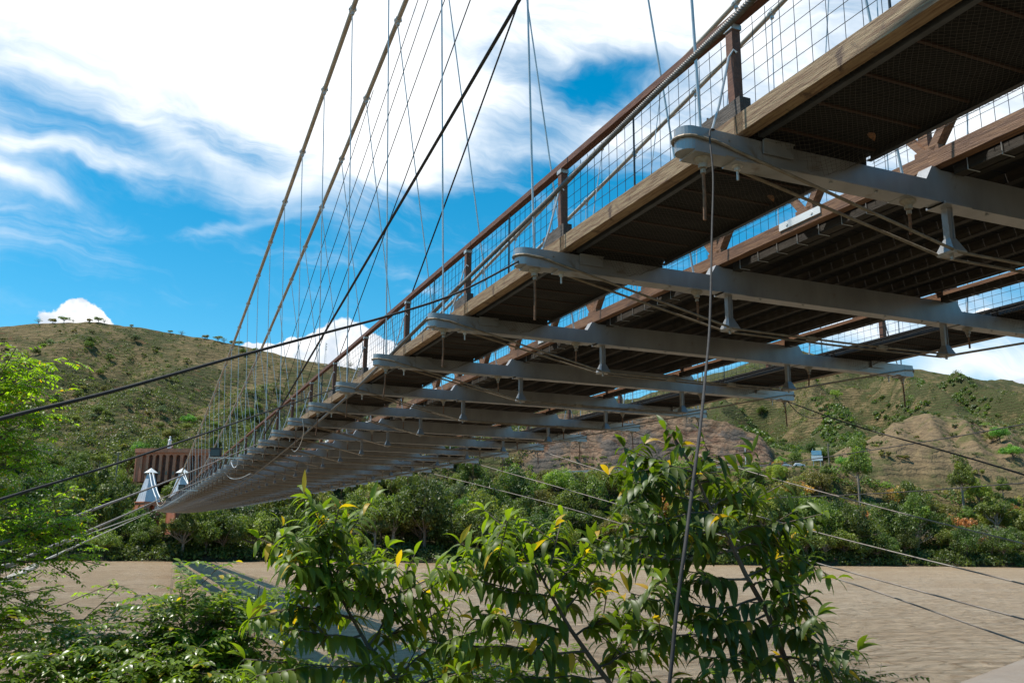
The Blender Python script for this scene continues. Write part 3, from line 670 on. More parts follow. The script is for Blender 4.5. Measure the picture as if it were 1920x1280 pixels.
cable('guy_rope', [at(-200, 1160, 7), at(27, 1060, 12), at(160, 1003, 30), capL(60)], .026, 'cable', 'upper pale rope of the pair ending at the far end of the deck', n=6)
cable('guy_rope', [at(-150, 1170, 7), at(70, 1061, 12), at(180, 1006, 30), capL(66)], .026, 'cable', 'lower pale rope of the pair ending at the far end of the deck', n=6)
rl = [('dark rope sagging from the third right beam end to the right edge', 'rope', .014, [capR(3), at(1600, 797, 19), at(1760, 842, 16), at(1930, 893, 13), at(2200, 985, 10)]),
      ('slack dark rope loop hanging beside the third right beam end', 'rope', .010, [capR(3), at(1500, 776, 22.6), at(1530, 784, 22), at(1560, 778, 21)]),
      ('highest of the four slanting pale guy cables, crossing the hillside beside the leafy tree top', 'guy', .016, [capR(5), at(1380, 876, 27), at(1650, 951, 21), at(1930, 1021, 17), at(2200, 1090, 14)]),
      ('pale guy cable crossing the far trees, second of the slanting four', 'guy', .018, [capR(7), at(1192, 902, 33), at(1500, 989, 25), at(1930, 1097, 18), at(2200, 1163, 15)]),
      ('pale guy cable reaching the river at right, third of the slanting four', 'guy', .02, [capR(9), at(1155, 944, 38), at(1450, 1032, 27), at(1930, 1163, 18), at(2200, 1235, 15)]),
      ('lowest pale guy cable, crossing the river behind the leafy branches', 'guy', .02, [capR(11), at(1020, 940, 44), at(1204, 992, 34), at(1520, 1070, 25), at(1930, 1208, 18), at(2200, 1290, 15)])]
for lb, mt, r_, P in rl: cable('guy_rope', P, r_, mt, lb, n=6)
cable('power_line', [at(1330, 886, 320), at(1416, 875, 300), at(1540, 858, 270), at(1758, 824, 230), at(1935, 792, 200)], .14, 'rope', 'dark power line rising to the right across the brown mound', 'power line', n=5)
cable('power_line', [at(1250, 934, 240), at(1399, 934, 220), at(1640, 925, 180), at(1935, 904, 150)], .10, 'rope', 'nearly level dark power line in front of the orange trees', 'power line', n=5)
cable('hanging_rope', [np.array((.18, -.05, zd(0) + .27)), at(1331, 246, 8.2), at(1337, 330, 7.8), at(1335, 430, 7.2), at(1331, 600, 6.1), at(1322, 710, 5.3), at(1313, 800, 4.6), at(1300, 900, 4.15), at(1285, 1020, 3.85), at(1270, 1130, 3.7), at(1254, 1290, 3.55), at(1235, 1420, 3.5)], .0085, 'rope', 'black rope hanging in a long curve from the nearest beam end past the leafy tree', n=9)
cable('loose_cable', [at(446, 856, 42), at(444, 872, 42), at(438, 876, 42), at(433, 866, 43)], .018, 'hanger', 'small pale looped cable under the beam ends beside the larger floodlight', n=5)
cable('loose_cable', [at(567, 785, 26), at(569, 810, 26), at(562, 835, 26.5), at(553, 846, 27), at(547, 842, 27)], .012, 'hanger', 'pale cable dangling in an S from the seventh beam end', n=5)
cable('loose_cable', [at(420, 884, 46), at(432, 896, 46), at(450, 896, 45), at(470, 887, 44)], .015, 'hanger', 'pale slack cable sagging under the middle beam ends', n=5)

# ------------------------------------------------------------------ far bank: towers, fort, statue, people, cars, poles
def lookrot(P):
    """rotation about z that turns local -Y towards the river and the camera side"""
    d = C - np.array(P); return math.atan2(d[0], -d[1])
for px, lab in ((284, 'white topped bridge tower with brick base, standing left of the deck end'), (343, 'white topped bridge tower half hidden behind the right main cables')):
    P = onx(px, 877, 0) * 0
    r_ = ray(px, 877); d = (306 - C[1]) / r_[1]; T = C + r_ * d; top = T[2]; x0 = T[0]
    tw = empty('bridge_tower', (x0, 306, 0)); tag(tw, lab, 'tower', 'white bridge towers')
    zb_ = top - 10.9
    def fru(h0, w0, h1, w1, n=4, rot=math.pi / 4, mb=None):
        mb = mb or MB(); q = math.sqrt(2); vs = []
        for h_, w_ in ((h0, w0), (h1, w1)):
            for k in range(4): a = rot + k * math.pi / 2; vs.append((w_ / q * 2 * .5 * math.cos(a) * 1.0 * q / q * q, w_ / q * 2 * .5 * math.sin(a), h_))
        vs = []
        for h_, w_ in ((h0, w0), (h1, w1)):
            for sx_, sy_ in ((-1, -1), (1, -1), (1, 1), (-1, 1)): vs.append((sx_ * w_ / 2, sy_ * w_ / 2, h_))
        mb.add(vs, [(3, 2, 1, 0), (4, 5, 6, 7), (0, 1, 5, 4), (1, 2, 6, 5), (2, 3, 7, 6), (3, 0, 4, 7)]); return mb
    RZ = R(28)
    sh = fru(zb_, 5.4, top - 2.0, 1.6)
    for sx_ in (-1, 1):
        for q in (-.33, 0, .33):   # standing seams of the cladding
            sh.bar((q * 5.4, sx_ * 2.71, zb_), (q * 1.6, sx_ * .81, top - 2.0), .06, .05, (1, 0, 0)); sh.bar((sx_ * 2.71, q * 5.4, zb_), (sx_ * .81, q * 1.6, top - 2.0), .06, .05, (0, 1, 0))
    o = sh.build('tower_shaft', MT['zinc'], tw); o.rotation_euler.z = RZ
    nk = MB(); 
    for sx_, sy_ in ((-1, -1), (1, -1), (1, 1), (-1, 1)): nk.bar((sx_ * .75, sy_ * .75, top - 2.05), (sx_ * .9, sy_ * .9, top - 1.45), .16, .16)
    nk.box(-.95, .95, -.95, .95, top - 1.72, top - 1.62); o = nk.build('neck_frame', MT['white'], tw); o.rotation_euler.z = RZ
    rf = fru(top - 1.5, 3.0, top, .05); rf.box(-1.6, 1.6, -1.6, 1.6, top - 1.62, top - 1.502); o = rf.build('tower_roof', MT['white'], tw); o.rotation_euler.z = RZ
    # brick base with an arched opening on each face
    bb = MB(); W = 5.7; zl = 8.; 
    for f_ in range(4):
        a = f_ * math.pi / 2; m_ = MB(); arc = [(-.9, zb_ - 3.2)] + [(-.9 * math.cos(u), zb_ - 1.9 + .9 * math.sin(u)) for u in np.linspace(0, math.pi, 9)] + [(.9, zb_ - 3.2)]
        pts = [(-W / 2, -W / 2, zl), (-W / 2, -W / 2, zb_)] ; vs = [(-W / 2, -W / 2, zb_ - 3.2), (-W / 2, -W / 2, zb_)]
        V = [(q[0], -W / 2, q[1]) for q in arc] + [(-W / 2, -W / 2, zb_ - 3.2), (-W / 2, -W / 2, zb_), (W / 2, -W / 2, zb_), (W / 2, -W / 2, zb_ - 3.2)]
        n_a = len(arc); h = n_a // 2
        m_.add(V, [tuple([n_a, 0] + list(range(1, h + 1)) + [n_a + 1]), tuple([n_a + 1, h, n_a + 2]), tuple([n_a + 2] + list(range(h, n_a)) + [n_a + 3])])
        m_.add([(q[0], -W / 2, q[1]) for q in arc] + [(q[0], -W / 2 + .7, q[1]) for q in arc], [(i, i + 1, n_a + i + 1, n_a + i) for i in range(n_a - 1)])
        m_.box(-W / 2, W / 2, -W / 2, -W / 2 + .7, zl, zb_ - 3.2); bb.put(m_, Matrix.Rotation(a, 4, 'Z'))
    bb.box(-3.05, 3.05, -3.05, 3.05, zb_ - .3, zb_ - .002)
    o = bb.build('brick_base', MT['brick'], tw); o.rotation_euler.z = RZ
    for dx in (-.45, .5):
        m = MB(); P_ = []
        for yq in np.linspace(249.5, 305.2, 16):
            t = (yq - 249.5) / 55.7; xm_ = (XO if dx < 0 else xi(249.5)); xm_ = xm_ if px < 300 else 2 * XC - xm_
            P_.append(((xm_ - x0) * (1 - t) + dx * t, yq - 306, cz(yq) + (top - 1.55 - cz(305.2)) * t))
        m.tube(P_, .13, 6); m.build('tower_cable', MT['white'], tw, True)

# arcaded brick fort on the slope
ftop, dF = 844, 350
Lf, Rf = at(258, ftop - 3, dF), at(400, 843, dF); mid = (Lf + Rf) / 2; Wf = np.linalg.norm(Rf - Lf); rz = math.atan2(Rf[1] - Lf[1], Rf[0] - Lf[0])
fort = empty('brick_arcade', (mid[0], mid[1], 0), (0, 0, rz)); tag(fort, 'red brick arcade wall with tall arched niches on the hillside behind the towers', 'wall')
zt = mid[2]; H = 13.0; nA = 11; step = Wf / nA; segs = []
def arcF(x): return -1.2 - 2.6 * (1 - (2 * x / Wf) ** 2)       # gently bowed towards the river
wl, nich, win = MB(), MB(), MB()
for i in range(nA):
    xa = -Wf / 2 + i * step; xb = xa + step; xm = (xa + xb) / 2; hw_ = step * .30; y0 = arcF(xm); z1 = zt - 1.5; zs = z1 - 1.0 - hw_; zb0 = zt - H
    arc = [(xm - hw_, zb0)] + [(xm - hw_ * math.cos(u), zs + hw_ * math.sin(u)) for u in np.linspace(0, math.pi, 9)] + [(xm + hw_, zb0)]
    n_a = len(arc); h = n_a // 2; ya, yb = arcF(xa), arcF(xb)
    def yy(x): return ya + (yb - ya) * (x - xa) / step
    V = [(q[0], yy(q[0]), q[1]) for q in arc] + [(xa, ya, zb0), (xa, ya, z1), (xb, yb, z1), (xb, yb, zb0)]
    wl.add(V, [tuple([n_a, 0] + list(range(1, h + 1)) + [n_a + 1]), (n_a + 1, h, n_a + 2), tuple([n_a + 2] + list(range(h, n_a)) + [n_a + 3])])
    wl.add([(q[0], yy(q[0]), q[1]) for q in arc] + [(q[0], yy(q[0]) + 1.3, q[1]) for q in arc], [(j, j + 1, n_a + j + 1, n_a + j) for j in range(n_a - 1)])
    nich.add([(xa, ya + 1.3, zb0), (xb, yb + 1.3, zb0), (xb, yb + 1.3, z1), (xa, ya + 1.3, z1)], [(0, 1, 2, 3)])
    wl.bar((xa, ya - .25, z1 - .15), (xb, yb - .25, z1 - .15), .7, .3)
    if i > 1: win.box(xa - .32, xa + .32, ya - .12, ya - .01, zb0 + 2.6, zb0 + 4.0)
wl.build('arcade', MT['brick'], fort); nich.build('niche_wall', MT['brickshade'], fort); win.build('pier_panels', MT['concrete'], fort)
pp = MB()
for i in range(nA): xa = -Wf / 2 + i * step; xb = xa + step; pp.bar((xa, arcF(xa) - .1, zt - .75), (xb, arcF(xb) - .1, zt - .75), 1.2, 1.5)
pp.build('parapet', MT['brick'], fort)
back = MB(); back.box(-Wf / 2, Wf / 2, -1.2, 14, zt - H, zt - 1.0); back.build('terrace', MT['brick'], fort)
def figure(name, P, h, shirt, trousers, label):
    e = empty(name, P, (0, 0, random.uniform(-.6, .6))); tag(e, label, 'person'); k = h / 1.7
    me_ = bpy.data.meshes.new('body'); V = [(0, 0, .92), (0, 0, 1.15), (0, 0, 1.38), (0, 0, 1.50), (0, -.01, 1.62), (.18, 0, 1.38), (.25, -.05, 1.12), (.22, -.2, .95), (-.18, 0, 1.38), (-.25, .02, 1.12), (-.26, -.08, .90), (.09, 0, .88), (.10, -.05, .48), (.10, 0, .06), (-.09, 0, .88), (-.10, .03, .48), (-.11, .05, .06), (.10, -.14, .03), (-.11, -.09, .03)]
    E_ = [(0, 1), (1, 2), (2, 3), (3, 4), (2, 5), (5, 6), (6, 7), (2, 8), (8, 9), (9, 10), (0, 11), (11, 12), (12, 13), (0, 14), (14, 15), (15, 16), (13, 17), (16, 18)]
    rad = [.14, .13, .15, .06, .10, .06, .045, .035, .06, .045, .035, .09, .065, .045, .09, .065, .045, .04, .04]
    me_.from_pydata([tuple(q * k for q in v) for v in V], E_, []); b_ = obj('body', me_, e); b_.modifiers.new('skin', 'SKIN')
    for i, q in enumerate(me_.skin_vertices[0].data): q.radius = (rad[i] * k, rad[i] * k); q.use_root = i == 0
    sb = b_.modifiers.new('sub', 'SUBSURF'); sb.levels = sb.render_levels = 1; me_.materials.append(MT[trousers])
    m = MB(); m.lathe([(.15 * k, .9 * k), (.165 * k, 1.1 * k), (.19 * k, 1.36 * k), (.07 * k, 1.46 * k)], n=10); m.build('shirt', MT[shirt], e, True)
    m = MB(); m.lathe([(.09 * k, 1.66 * k), (.115 * k, 1.69 * k), (.08 * k, 1.76 * k)], n=8); m.build('hair', MT['black'], e, True)
MT['shirtpink'] = mat('pale pink cloth', (.6, .38, .36), .8); MT['shirtblue'] = mat('navy cloth', (.05, .07, .16), .8)
def onfort(px, py): q = at(px, py, dF); return (q[0], q[1], zt + .0)
P = at(317, ftop, dF + 1); 
stt = empty('statue', (P[0], P[1], zt)); tag(stt, 'white robed statue with folded hands standing on top of the brick arcade', 'statue')
m = MB(); m.lathe([(1.0, 0), (1.0, .5), (.8, .55), (.75, .9), (.9, .95)], n=8); m.build('pedestal', MT['white'], stt)
m = MB(); m.lathe([(.85, .9), (.8, 1.5), (.62, 2.6), (.66, 3.3), (.70, 3.7), (.45, 4.1), (.26, 4.3), (.34, 4.5), (.38, 4.8), (.30, 5.15), (.12, 5.35)], n=14)
m.bar((-.6, -.1, 3.7), (-.12, -.65, 3.2), .26, .28); m.bar((.6, -.1, 3.7), (.12, -.65, 3.2), .26, .28); m.bar((0, -.7, 3.0), (0, -.62, 3.7), .2, .16); m.build('robed_figure', MT['white'], stt, True)
figure('person', onfort(323, ftop), 1.7, 'shirtpink', 'black', 'person in a pale pink top beside the white statue')
figure('person', onfort(245, ftop) + np.array((0, 0, .0)) if False else tuple(np.array(onfort(256, ftop))), 1.7, 'shirtblue', 'black', 'person in dark clothes at the left end of the brick arcade top')

# floodlights on brackets along the left edge
for q, lb, sz in (((405, 848, 40), 'larger black floodlight on a pale bracket beside the lit beam ends', .46), ((341, 913, 66), 'smaller black floodlight in front of the right white tower', .44), ((316, 936, 100), 'farthest black floodlight by the deck end', .44)):
    P = at(*q); e = empty('floodlight', P, (0, 0, R(-20))); tag(e, lb, 'floodlight', 'floodlights along the deck edge')
    m = MB(); m.box(-sz / 2, sz / 2, -.12, .12, -sz * .42, sz * .42); m.box(-sz / 2 - .01, sz / 2 + .01, -.14, -.121, sz * .30, sz * .44)
    for i in range(5): m.box(-sz / 2 + .04, sz / 2 - .04, .121, .17, -sz * .34 + i * sz * .16, -sz * .30 + i * sz * .16)
    m.build('lamp_housing', MT['black'], e)
    m = MB(); m.box(-sz / 2 + .04, sz / 2 - .04, -.128, -.1205, -sz * .34, sz * .26); m.build('lens', MT['glass'], e)
    m = MB(); m.bar((-sz / 2, 0, -sz * .50), (1.25, -.1, -sz * .56), .05, .05); m.bar((-sz / 2 - .03, 0, -sz * .5), (-sz / 2 - .03, 0, .05), .03, .03, (0, 1, 0)); m.build('bracket', MT['galv'], e)

# poles, lamps, billboard and cars along the road
def pole(px, k, ytop, r, mt, label, arm=0, cat='lamp post', name='street_lamp', base=None):
    P = base if base is not None else roadpos(px, k); x, y, d = project(P); h = (y - ytop) * d / F_PX
    e = empty(name, P, (0, 0, lookrot(P))); tag(e, label, cat)
    m = MB(); m.tube([(0, 0, -1), (0, 0, h)], [r * 1.2, r * .8], 8); m.build('pole', MT[mt], e, True)
    if arm: m = MB(); m.tube([(0, 0, h - .3), (arm * .5, 0, h + .2), (arm, 0, h + .25)], .08, 6); m.build('arm', MT[mt], e); m = MB(); m.box(arm - .1, arm + .7, -.2, .2, h + .15, h + .32); m.build('lamp_head', MT['galv'], e)
    else: m = MB(); m.box(-.9, .9, -.08, .08, h - 1.0, h - .85); m.lathe([(.08, h - .85), (.1, h - .6)], (-.7, 0, 0), 6); m.lathe([(.08, h - .85), (.1, h - .6)], (.7, 0, 0), 6); m.build('crossarm', MT['concrete'], e)
pole(1405, 72, 839, .16, 'white', 'pale lamp post in front of the broken end of the rock face', 1.2)
pole(1291, 72, 850, .16, 'white', 'pale lamp post below the middle of the rock face, right of the leafy tree top', 1.2)
pole(1178, 72, 842, .16, 'white', 'pale lamp post at the left part of the rock face', 1.2)
pole(1564, 64, 830, .26, 'concrete', 'stout concrete utility pole right of the roadside billboard', 0, 'utility pole', 'utility_pole')
P = gpos(206, 60); pole(206, 0, 848, .30, 'concrete', 'tall concrete utility pole on the wooded slope left of the white towers', 0, 'utility pole', 'utility_pole', P)
m0 = P; mm_ = MB()
P = roadpos(1541, 64); x, y, d = project(P); sc = d / F_PX
e = empty('billboard', P, (0, 0, lookrot(P))); tag(e, 'roadside billboard with blue and white panels in front of a round green tree', 'billboard')
MT['bb1'] = mat('sky blue panel', (.12, .38, .62), .5, 0, (.30, .52, .62), .9); MT['bb2'] = mat('pale panel', (.72, .76, .80), .5); MT['bb3'] = mat('yellow panel', (.62, .52, .22), .5)
for X_ in (-1.3, 1.3): m = MB(); m.tube([(X_, 0, -1), (X_, 0, 7.2)], .12, 6); m.build('post', MT['galv'], e)
m = MB(); m.box(-2.0, 2.2, -.24, -.14, 2.4, 4.4); m.build('lower_panel', MT['bb2'], e)
m = MB(); m.box(-1.9, 1.9, -.24, -.14, 4.6, 6.4); m.build('upper_panel', MT['bb1'], e)
m = MB(); m.box(-.2, 1.7, -.24, -.14, 6.45, 7.6); m.build('top_panel', MT['bb3'], e)
def car(px, k, mt, label, L_=4.4, suv=True, rot=0):
    P = roadpos(px, k); e = empty('parked_car', P, (0, 0, lookrot(P) + rot)); tag(e, label, 'car'); h = .95; tp_ = 1.75 if suv else 1.45
    m = MB(); w_ = .88
    P2 = [(-L_ / 2, .42), (-L_ / 2 + .05, h), (-L_ / 2 + .25, h + .05), (L_ / 2 - 1.1, h + .02), (L_ / 2 - .1, h - .15), (L_ / 2, .42)]
    m.add([(x, -w_, z) for x, z in P2] + [(x, w_, z) for x, z in P2], [tuple(range(6)), tuple(range(6, 12))[::-1]] + [(i, i + 6, (i + 1) % 6 + 6, (i + 1) % 6) for i in range(6)])
    m.add([(-L_ / 2 + .3, -w_ + .03, h + .04), (L_ / 2 - 1.2, -w_ + .03, h + .01), (L_ / 2 - 1.2, w_ - .03, h + .01), (-L_ / 2 + .3, w_ - .03, h + .04), (-L_ / 2 + .5, -w_ + .2, tp_), (L_ / 2 - 1.9, -w_ + .2, tp_), (L_ / 2 - 1.9, w_ - .2, tp_), (-L_ / 2 + .5, w_ - .2, tp_)],
        [(4, 5, 6, 7), (0, 1, 5, 4), (1, 2, 6, 5), (2, 3, 7, 6), (3, 0, 4, 7)]); m.build('body', MT[mt], e)
    m = MB(); zc0, zc1 = h + .12, tp_ - .1
    for s_ in (-1, 1):
        y0 = s_ * (w_ - .045); y1 = s_ * (w_ - .17)
        m.add([(-L_ / 2 + .55, y0, zc0), (L_ / 2 - 1.45, y0, zc0), (L_ / 2 - 1.95, y1, zc1), (-L_ / 2 + .62, y1, zc1)], [(0, 1, 2, 3)])
    m.add([(L_ / 2 - 1.26, -.7, h + .12), (L_ / 2 - 1.26, .7, h + .12), (L_ / 2 - 1.82, .6, tp_ - .08), (L_ / 2 - 1.82, -.6, tp_ - .08)], [(0, 1, 2, 3)]); m.build('window', MT['glass'], e)
    for X_ in (-L_ / 2 + .85, L_ / 2 - .85):
        for s_ in (-1, 1):
            m = MB(); m.tube([(X_, s_ * (w_ - .1), .34), (X_, s_ * (w_ + .02), .34)], .34, 12); m.build('wheel', MT['rubber'], e)
car(1477, 65.5, 'carwhite', 'white tall car on the road left of the billboard', 4.6, True, .5); car(1507, 64.5, 'carwhite', 'low white car half hidden by bushes near the billboard', 4.2, False, 0.2); car(1459, 67.5, 'cardark', 'dark blue car behind the white tall car on the road', 4.2, False, .2)
# roadside barrier
m = MB(); pr = None
for px in range(1060, 1500, 12):
    P = roadpos(px, 62.8)
    if pr is not None: m.bar(pr + (0, 0, .7), P + (0, 0, .7), .06, .34)
    m.bar(P - (0, 0, .5), P + (0, 0, .85), .12, .12, (1, 0, 0)); pr = P
tag(m.build('guard_rail', MT['galv']), 'long pale guard rail along the road below the rock face', 'guard rail')
# two lattice masts far on the ridge
for px, top_, lb in ((574, 640, 'left thin lattice mast on the ridge in front of the white cloud'), (591, 641, 'right thin lattice mast on the ridge in front of the white cloud')):
    P = gpos(px, 352); x, y, d = project(P); h = (y - top_) * d / F_PX; m = MB(); w_ = .8
    for a in range(3): m.tube([(w_ * math.cos(a * 2.1), w_ * math.sin(a * 2.1), -1), (.3 * math.cos(a * 2.1), .3 * math.sin(a * 2.1), h)], .07, 3)
    n_ = int(h / 1.6)
    for i in range(n_):
        w0, w1 = w_ - .5 * i / n_, w_ - .5 * (i + 1) / n_
        for a in range(3): m.tube([(w0 * math.cos(a * 2.1), w0 * math.sin(a * 2.1), i * 1.6), (w1 * math.cos(a * 2.1 + 2.1), w1 * math.sin(a * 2.1 + 2.1), (i + 1) * 1.6)], .04, 3, False)
    for q in (.7, .8, .92): m.lathe([(.35, h * q), (.45, h * q + .5)], (.5, 0, 0), 6)
    o = m.build('lattice_mast', MT['galv']); o.location = P; tag(o, lb, 'mast')
# concrete parapet beside the camera
m = MB(); A_, B_ = at(1600, 1313, 1.26), at(2060, 1164, 2.54); dv = (B_ - A_) / np.linalg.norm(B_ - A_); sv_ = np.cross(dv, (0, 0, 1)); sv_ /= np.linalg.norm(sv_); sv_ = sv_ * (1 if sv_ @ (C - A_) > 0 else -1)
prof_ = [(-.16, -1.2), (-.16, -.05), (-.13, -.012), (-.08, 0), (.30, 0), (.36, -.012), (.40, -.05), (.40, -1.2)]; vs = []
for P in [A_ - dv * .6 + (B_ - A_) * q for q in np.linspace(0, 1.8, 10)]:
    for a, b_ in prof_: vs.append(P + sv_ * (a + .16) + np.array((0, 0, b_ + random.uniform(-.002, .002))))
n_ = len(prof_); m.add(vs, [(i * n_ + j, i * n_ + j + 1, (i + 1) * n_ + j + 1, (i + 1) * n_ + j) for i in range(9) for j in range(n_ - 1)] + [tuple(range(n_)), tuple(9 * n_ + j for j in range(n_))[::-1]])
tag(m.build('parapet_wall', MT['concrete'], None, True), 'rough concrete parapet close by in the lower right corner', 'wall')

# ------------------------------------------------------------------ trees and shrubs on the far side
def crown(seed, Rw, H, z0, n, leaf, clumps=14, flat=.75, hollow=.35, dr=1.0):
    """leaf-clump crown: many small faces gathered in uneven clumps, returned with the clump centres"""
    rs = np.random.RandomState(seed); cs = []
    for i in range(clumps):
        for _ in range(20):
            d = rs.normal(size=3); d /= np.linalg.norm(d); d[2] = abs(d[2]) * 1.0 - .25; q = rs.uniform(hollow, 1.05)
            c = d * q * np.array((Rw, Rw, H * .5)); 
            if all(np.linalg.norm((c - k[0]) / (Rw * .3)) > .8 for k in cs): break
        cs.append((c, rs.uniform(.16, .42) * Rw))
    V, Fc, T = [], [], []; per = n // clumps
    for c, r in cs:
        tint = rs.uniform(.15, .85); d = rs.normal(size=(per, 3)); d /= np.linalg.norm(d, axis=1)[:, None]
        rad = r * rs.uniform(.35, 1.12, (per, 1)) ** .55 * dr; P = c + d * rad * np.array((1, 1, flat)); P[:, 2] += z0 + H * .42
        nrm = d + rs.normal(size=(per, 3)) * .75 + np.array((0, 0, .35)); nrm /= np.linalg.norm(nrm, axis=1)[:, None]
        u = np.cross(nrm, rs.normal(size=(per, 3))); u /= np.linalg.norm(u, axis=1)[:, None]; v = np.cross(nrm, u)
        s = leaf * rs.uniform(.55, 1.25, (per, 1)); o = len(V) * 1
        q = np.stack([P - u * s, P - v * s * .55, P + u * s, P + v * s * .55], 1).reshape(-1, 3)
        b = len(V); V += q.tolist(); Fc += [(b + 4 * i, b + 4 * i + 1, b + 4 * i + 2, b + 4 * i + 3) for i in range(per)]
        T += np.repeat(np.clip(tint + rs.uniform(-.15, .15, per), 0, .99), 4).tolist()
    m = MB(); m.v = [tuple(x) for x in V]; m.f = Fc; m.t = T
    return m, [(c + np.array((0, 0, z0 + H * .42)), r) for c, r in cs]
def trunk(seed, h, r, cs, lean=.1, nb=9, twigs=True):
    rs = random.Random(seed); m = MB(); lx, ly = rs.uniform(-lean, lean) * h, rs.uniform(-lean, lean) * h
    base = [(0, 0, -1.5), (lx * .2, ly * .2, h * .35), (lx * .5, ly * .5, h * .7), (lx, ly, h)]
    m.tube(base, [r * 1.3, r, r * .8, r * .55], 7)
    for c, cr in cs[:nb]:
        t = rs.uniform(.45, 1); p = np.array([lx * t, ly * t, h * t]); mid_ = p * .45 + c * .55 + np.array((rs.uniform(-.4, .4), rs.uniform(-.4, .4), -abs(c[2] - p[2]) * .12))
        m.tube([p, mid_, c], [r * .5, r * .3, r * .12], 5)
        if twigs:
            for _ in range(4): e = c + np.array([rs.uniform(-1, 1) for _ in range(3)]) * cr * .95; m.tube([mid_ * .35 + c * .65, e], [r * .14, r * .04], 3, False)
    return m
PROT = {}
def proto(key, seed, Rw, H, z0, n, leaf, lm, clumps=14, flat=.75, th=None, tr=.28, bark='bark', dr=1.0, nb=9):
    c, cs = crown(seed, Rw, H, z0, n, leaf, clumps, flat, dr=dr); t_ = trunk(seed, th or z0 + H * .3, tr, cs, nb=nb)
    PROT.setdefault(key, []).append((c.mesh('crown', LM[lm]), t_.mesh('trunk', MT[bark], True)))
for i in range(3):
    proto('deep', 10 + i, 5.0, 11., .6, 7000, .25, 'deep', 30, .95); proto('mid', 20 + i, 4.8, 9.5, .5, 6400, .24, 'mid', 26, .9)
    proto('olive', 30 + i, 4.4, 8.0, .6, 4600, .23, 'olive', 22, .85)
for i in range(2):
    proto('grey', 50 + i, 4.4, 8., 1.0, 5000, .23, 'grey', 22, .9); proto('orange', 60 + i, 3.6, 4.5, 2.0, 1700, .24, 'orange', 13, dr=1.15, bark='palebark'); proto('bright', 40 + i, 4.8, 8., 1.2, 6000, .23, 'bright', 24, .9)
    proto('lime', 90 + i, 4.2, 7.5, 1.0, 4600, .23, 'lime', 20, .9)
    proto('tall', 95 + i, 4.0, 10.5, 3.0, 5200, .24, 'mid', 20, .9, th=8, tr=.3, bark='palebark', nb=14)
    proto('bare', 70 + i, 4.4, 7.5, 2.0, 420, .2, 'grey', 22, bark='palebark', nb=22, tr=.24, dr=1.2)
    proto('umbrella', 80 + i, 6.0, 4.6, 4.0, 3800, .24, 'mid', 18, .5, th=4.6, tr=.32, bark='palebark', nb=16)
SHR = []
for i in range(4):
    c, cs = crown(100 + i, 1.5, 2.2, 0, 620, .17, 7, .8); SHR.append((c.mesh('foliage', LM[('scrub', 'mid', 'olive', 'scrub')[i]]), trunk(100 + i, 1.0, .07, cs, nb=5, twigs=False).mesh('stem', MT['bark'])))
TXT = dict(deep=('dark green leafy tree', 'leafy_tree'), mid=('mid green bushy tree', 'leafy_tree'), olive=('olive green tree', 'leafy_tree'), bright=('bright green tree', 'bright_tree'),
           lime=('yellow green bushy tree', 'leafy_tree'), tall=('tall tree with pale limbs', 'leafy_tree'),
           grey=('pale grey green tree', 'leafy_tree'), orange=('orange flowering tree', 'flowering_tree'), bare=('nearly bare pale branched tree', 'bare_tree'), umbrella=('flat topped spreading tree', 'spreading_tree'))
def tree(kind, P, s, label, group=None, sz=None):
    c, t_ = random.choice(PROT[kind]); e = empty(TXT[kind][1], P, (0, 0, random.uniform(0, 6.28))); e.scale = (s * random.uniform(.9, 1.1), s * random.uniform(.9, 1.1), (sz or s) * random.uniform(.9, 1.1))
    tag(e, label, 'tree', group); obj('trunk', t_, e); obj('crown', c, e)
def zone(px): return ('on the far bank left of the white towers' if px < 250 else 'on the far bank below the white towers' if px < 430 else 'on the far bank under the end of the bridge deck' if px < 900
                      else 'on the far bank below the red rock face' if px < 1450 else 'on the far bank below the brown mound')
rs = random.Random(11)
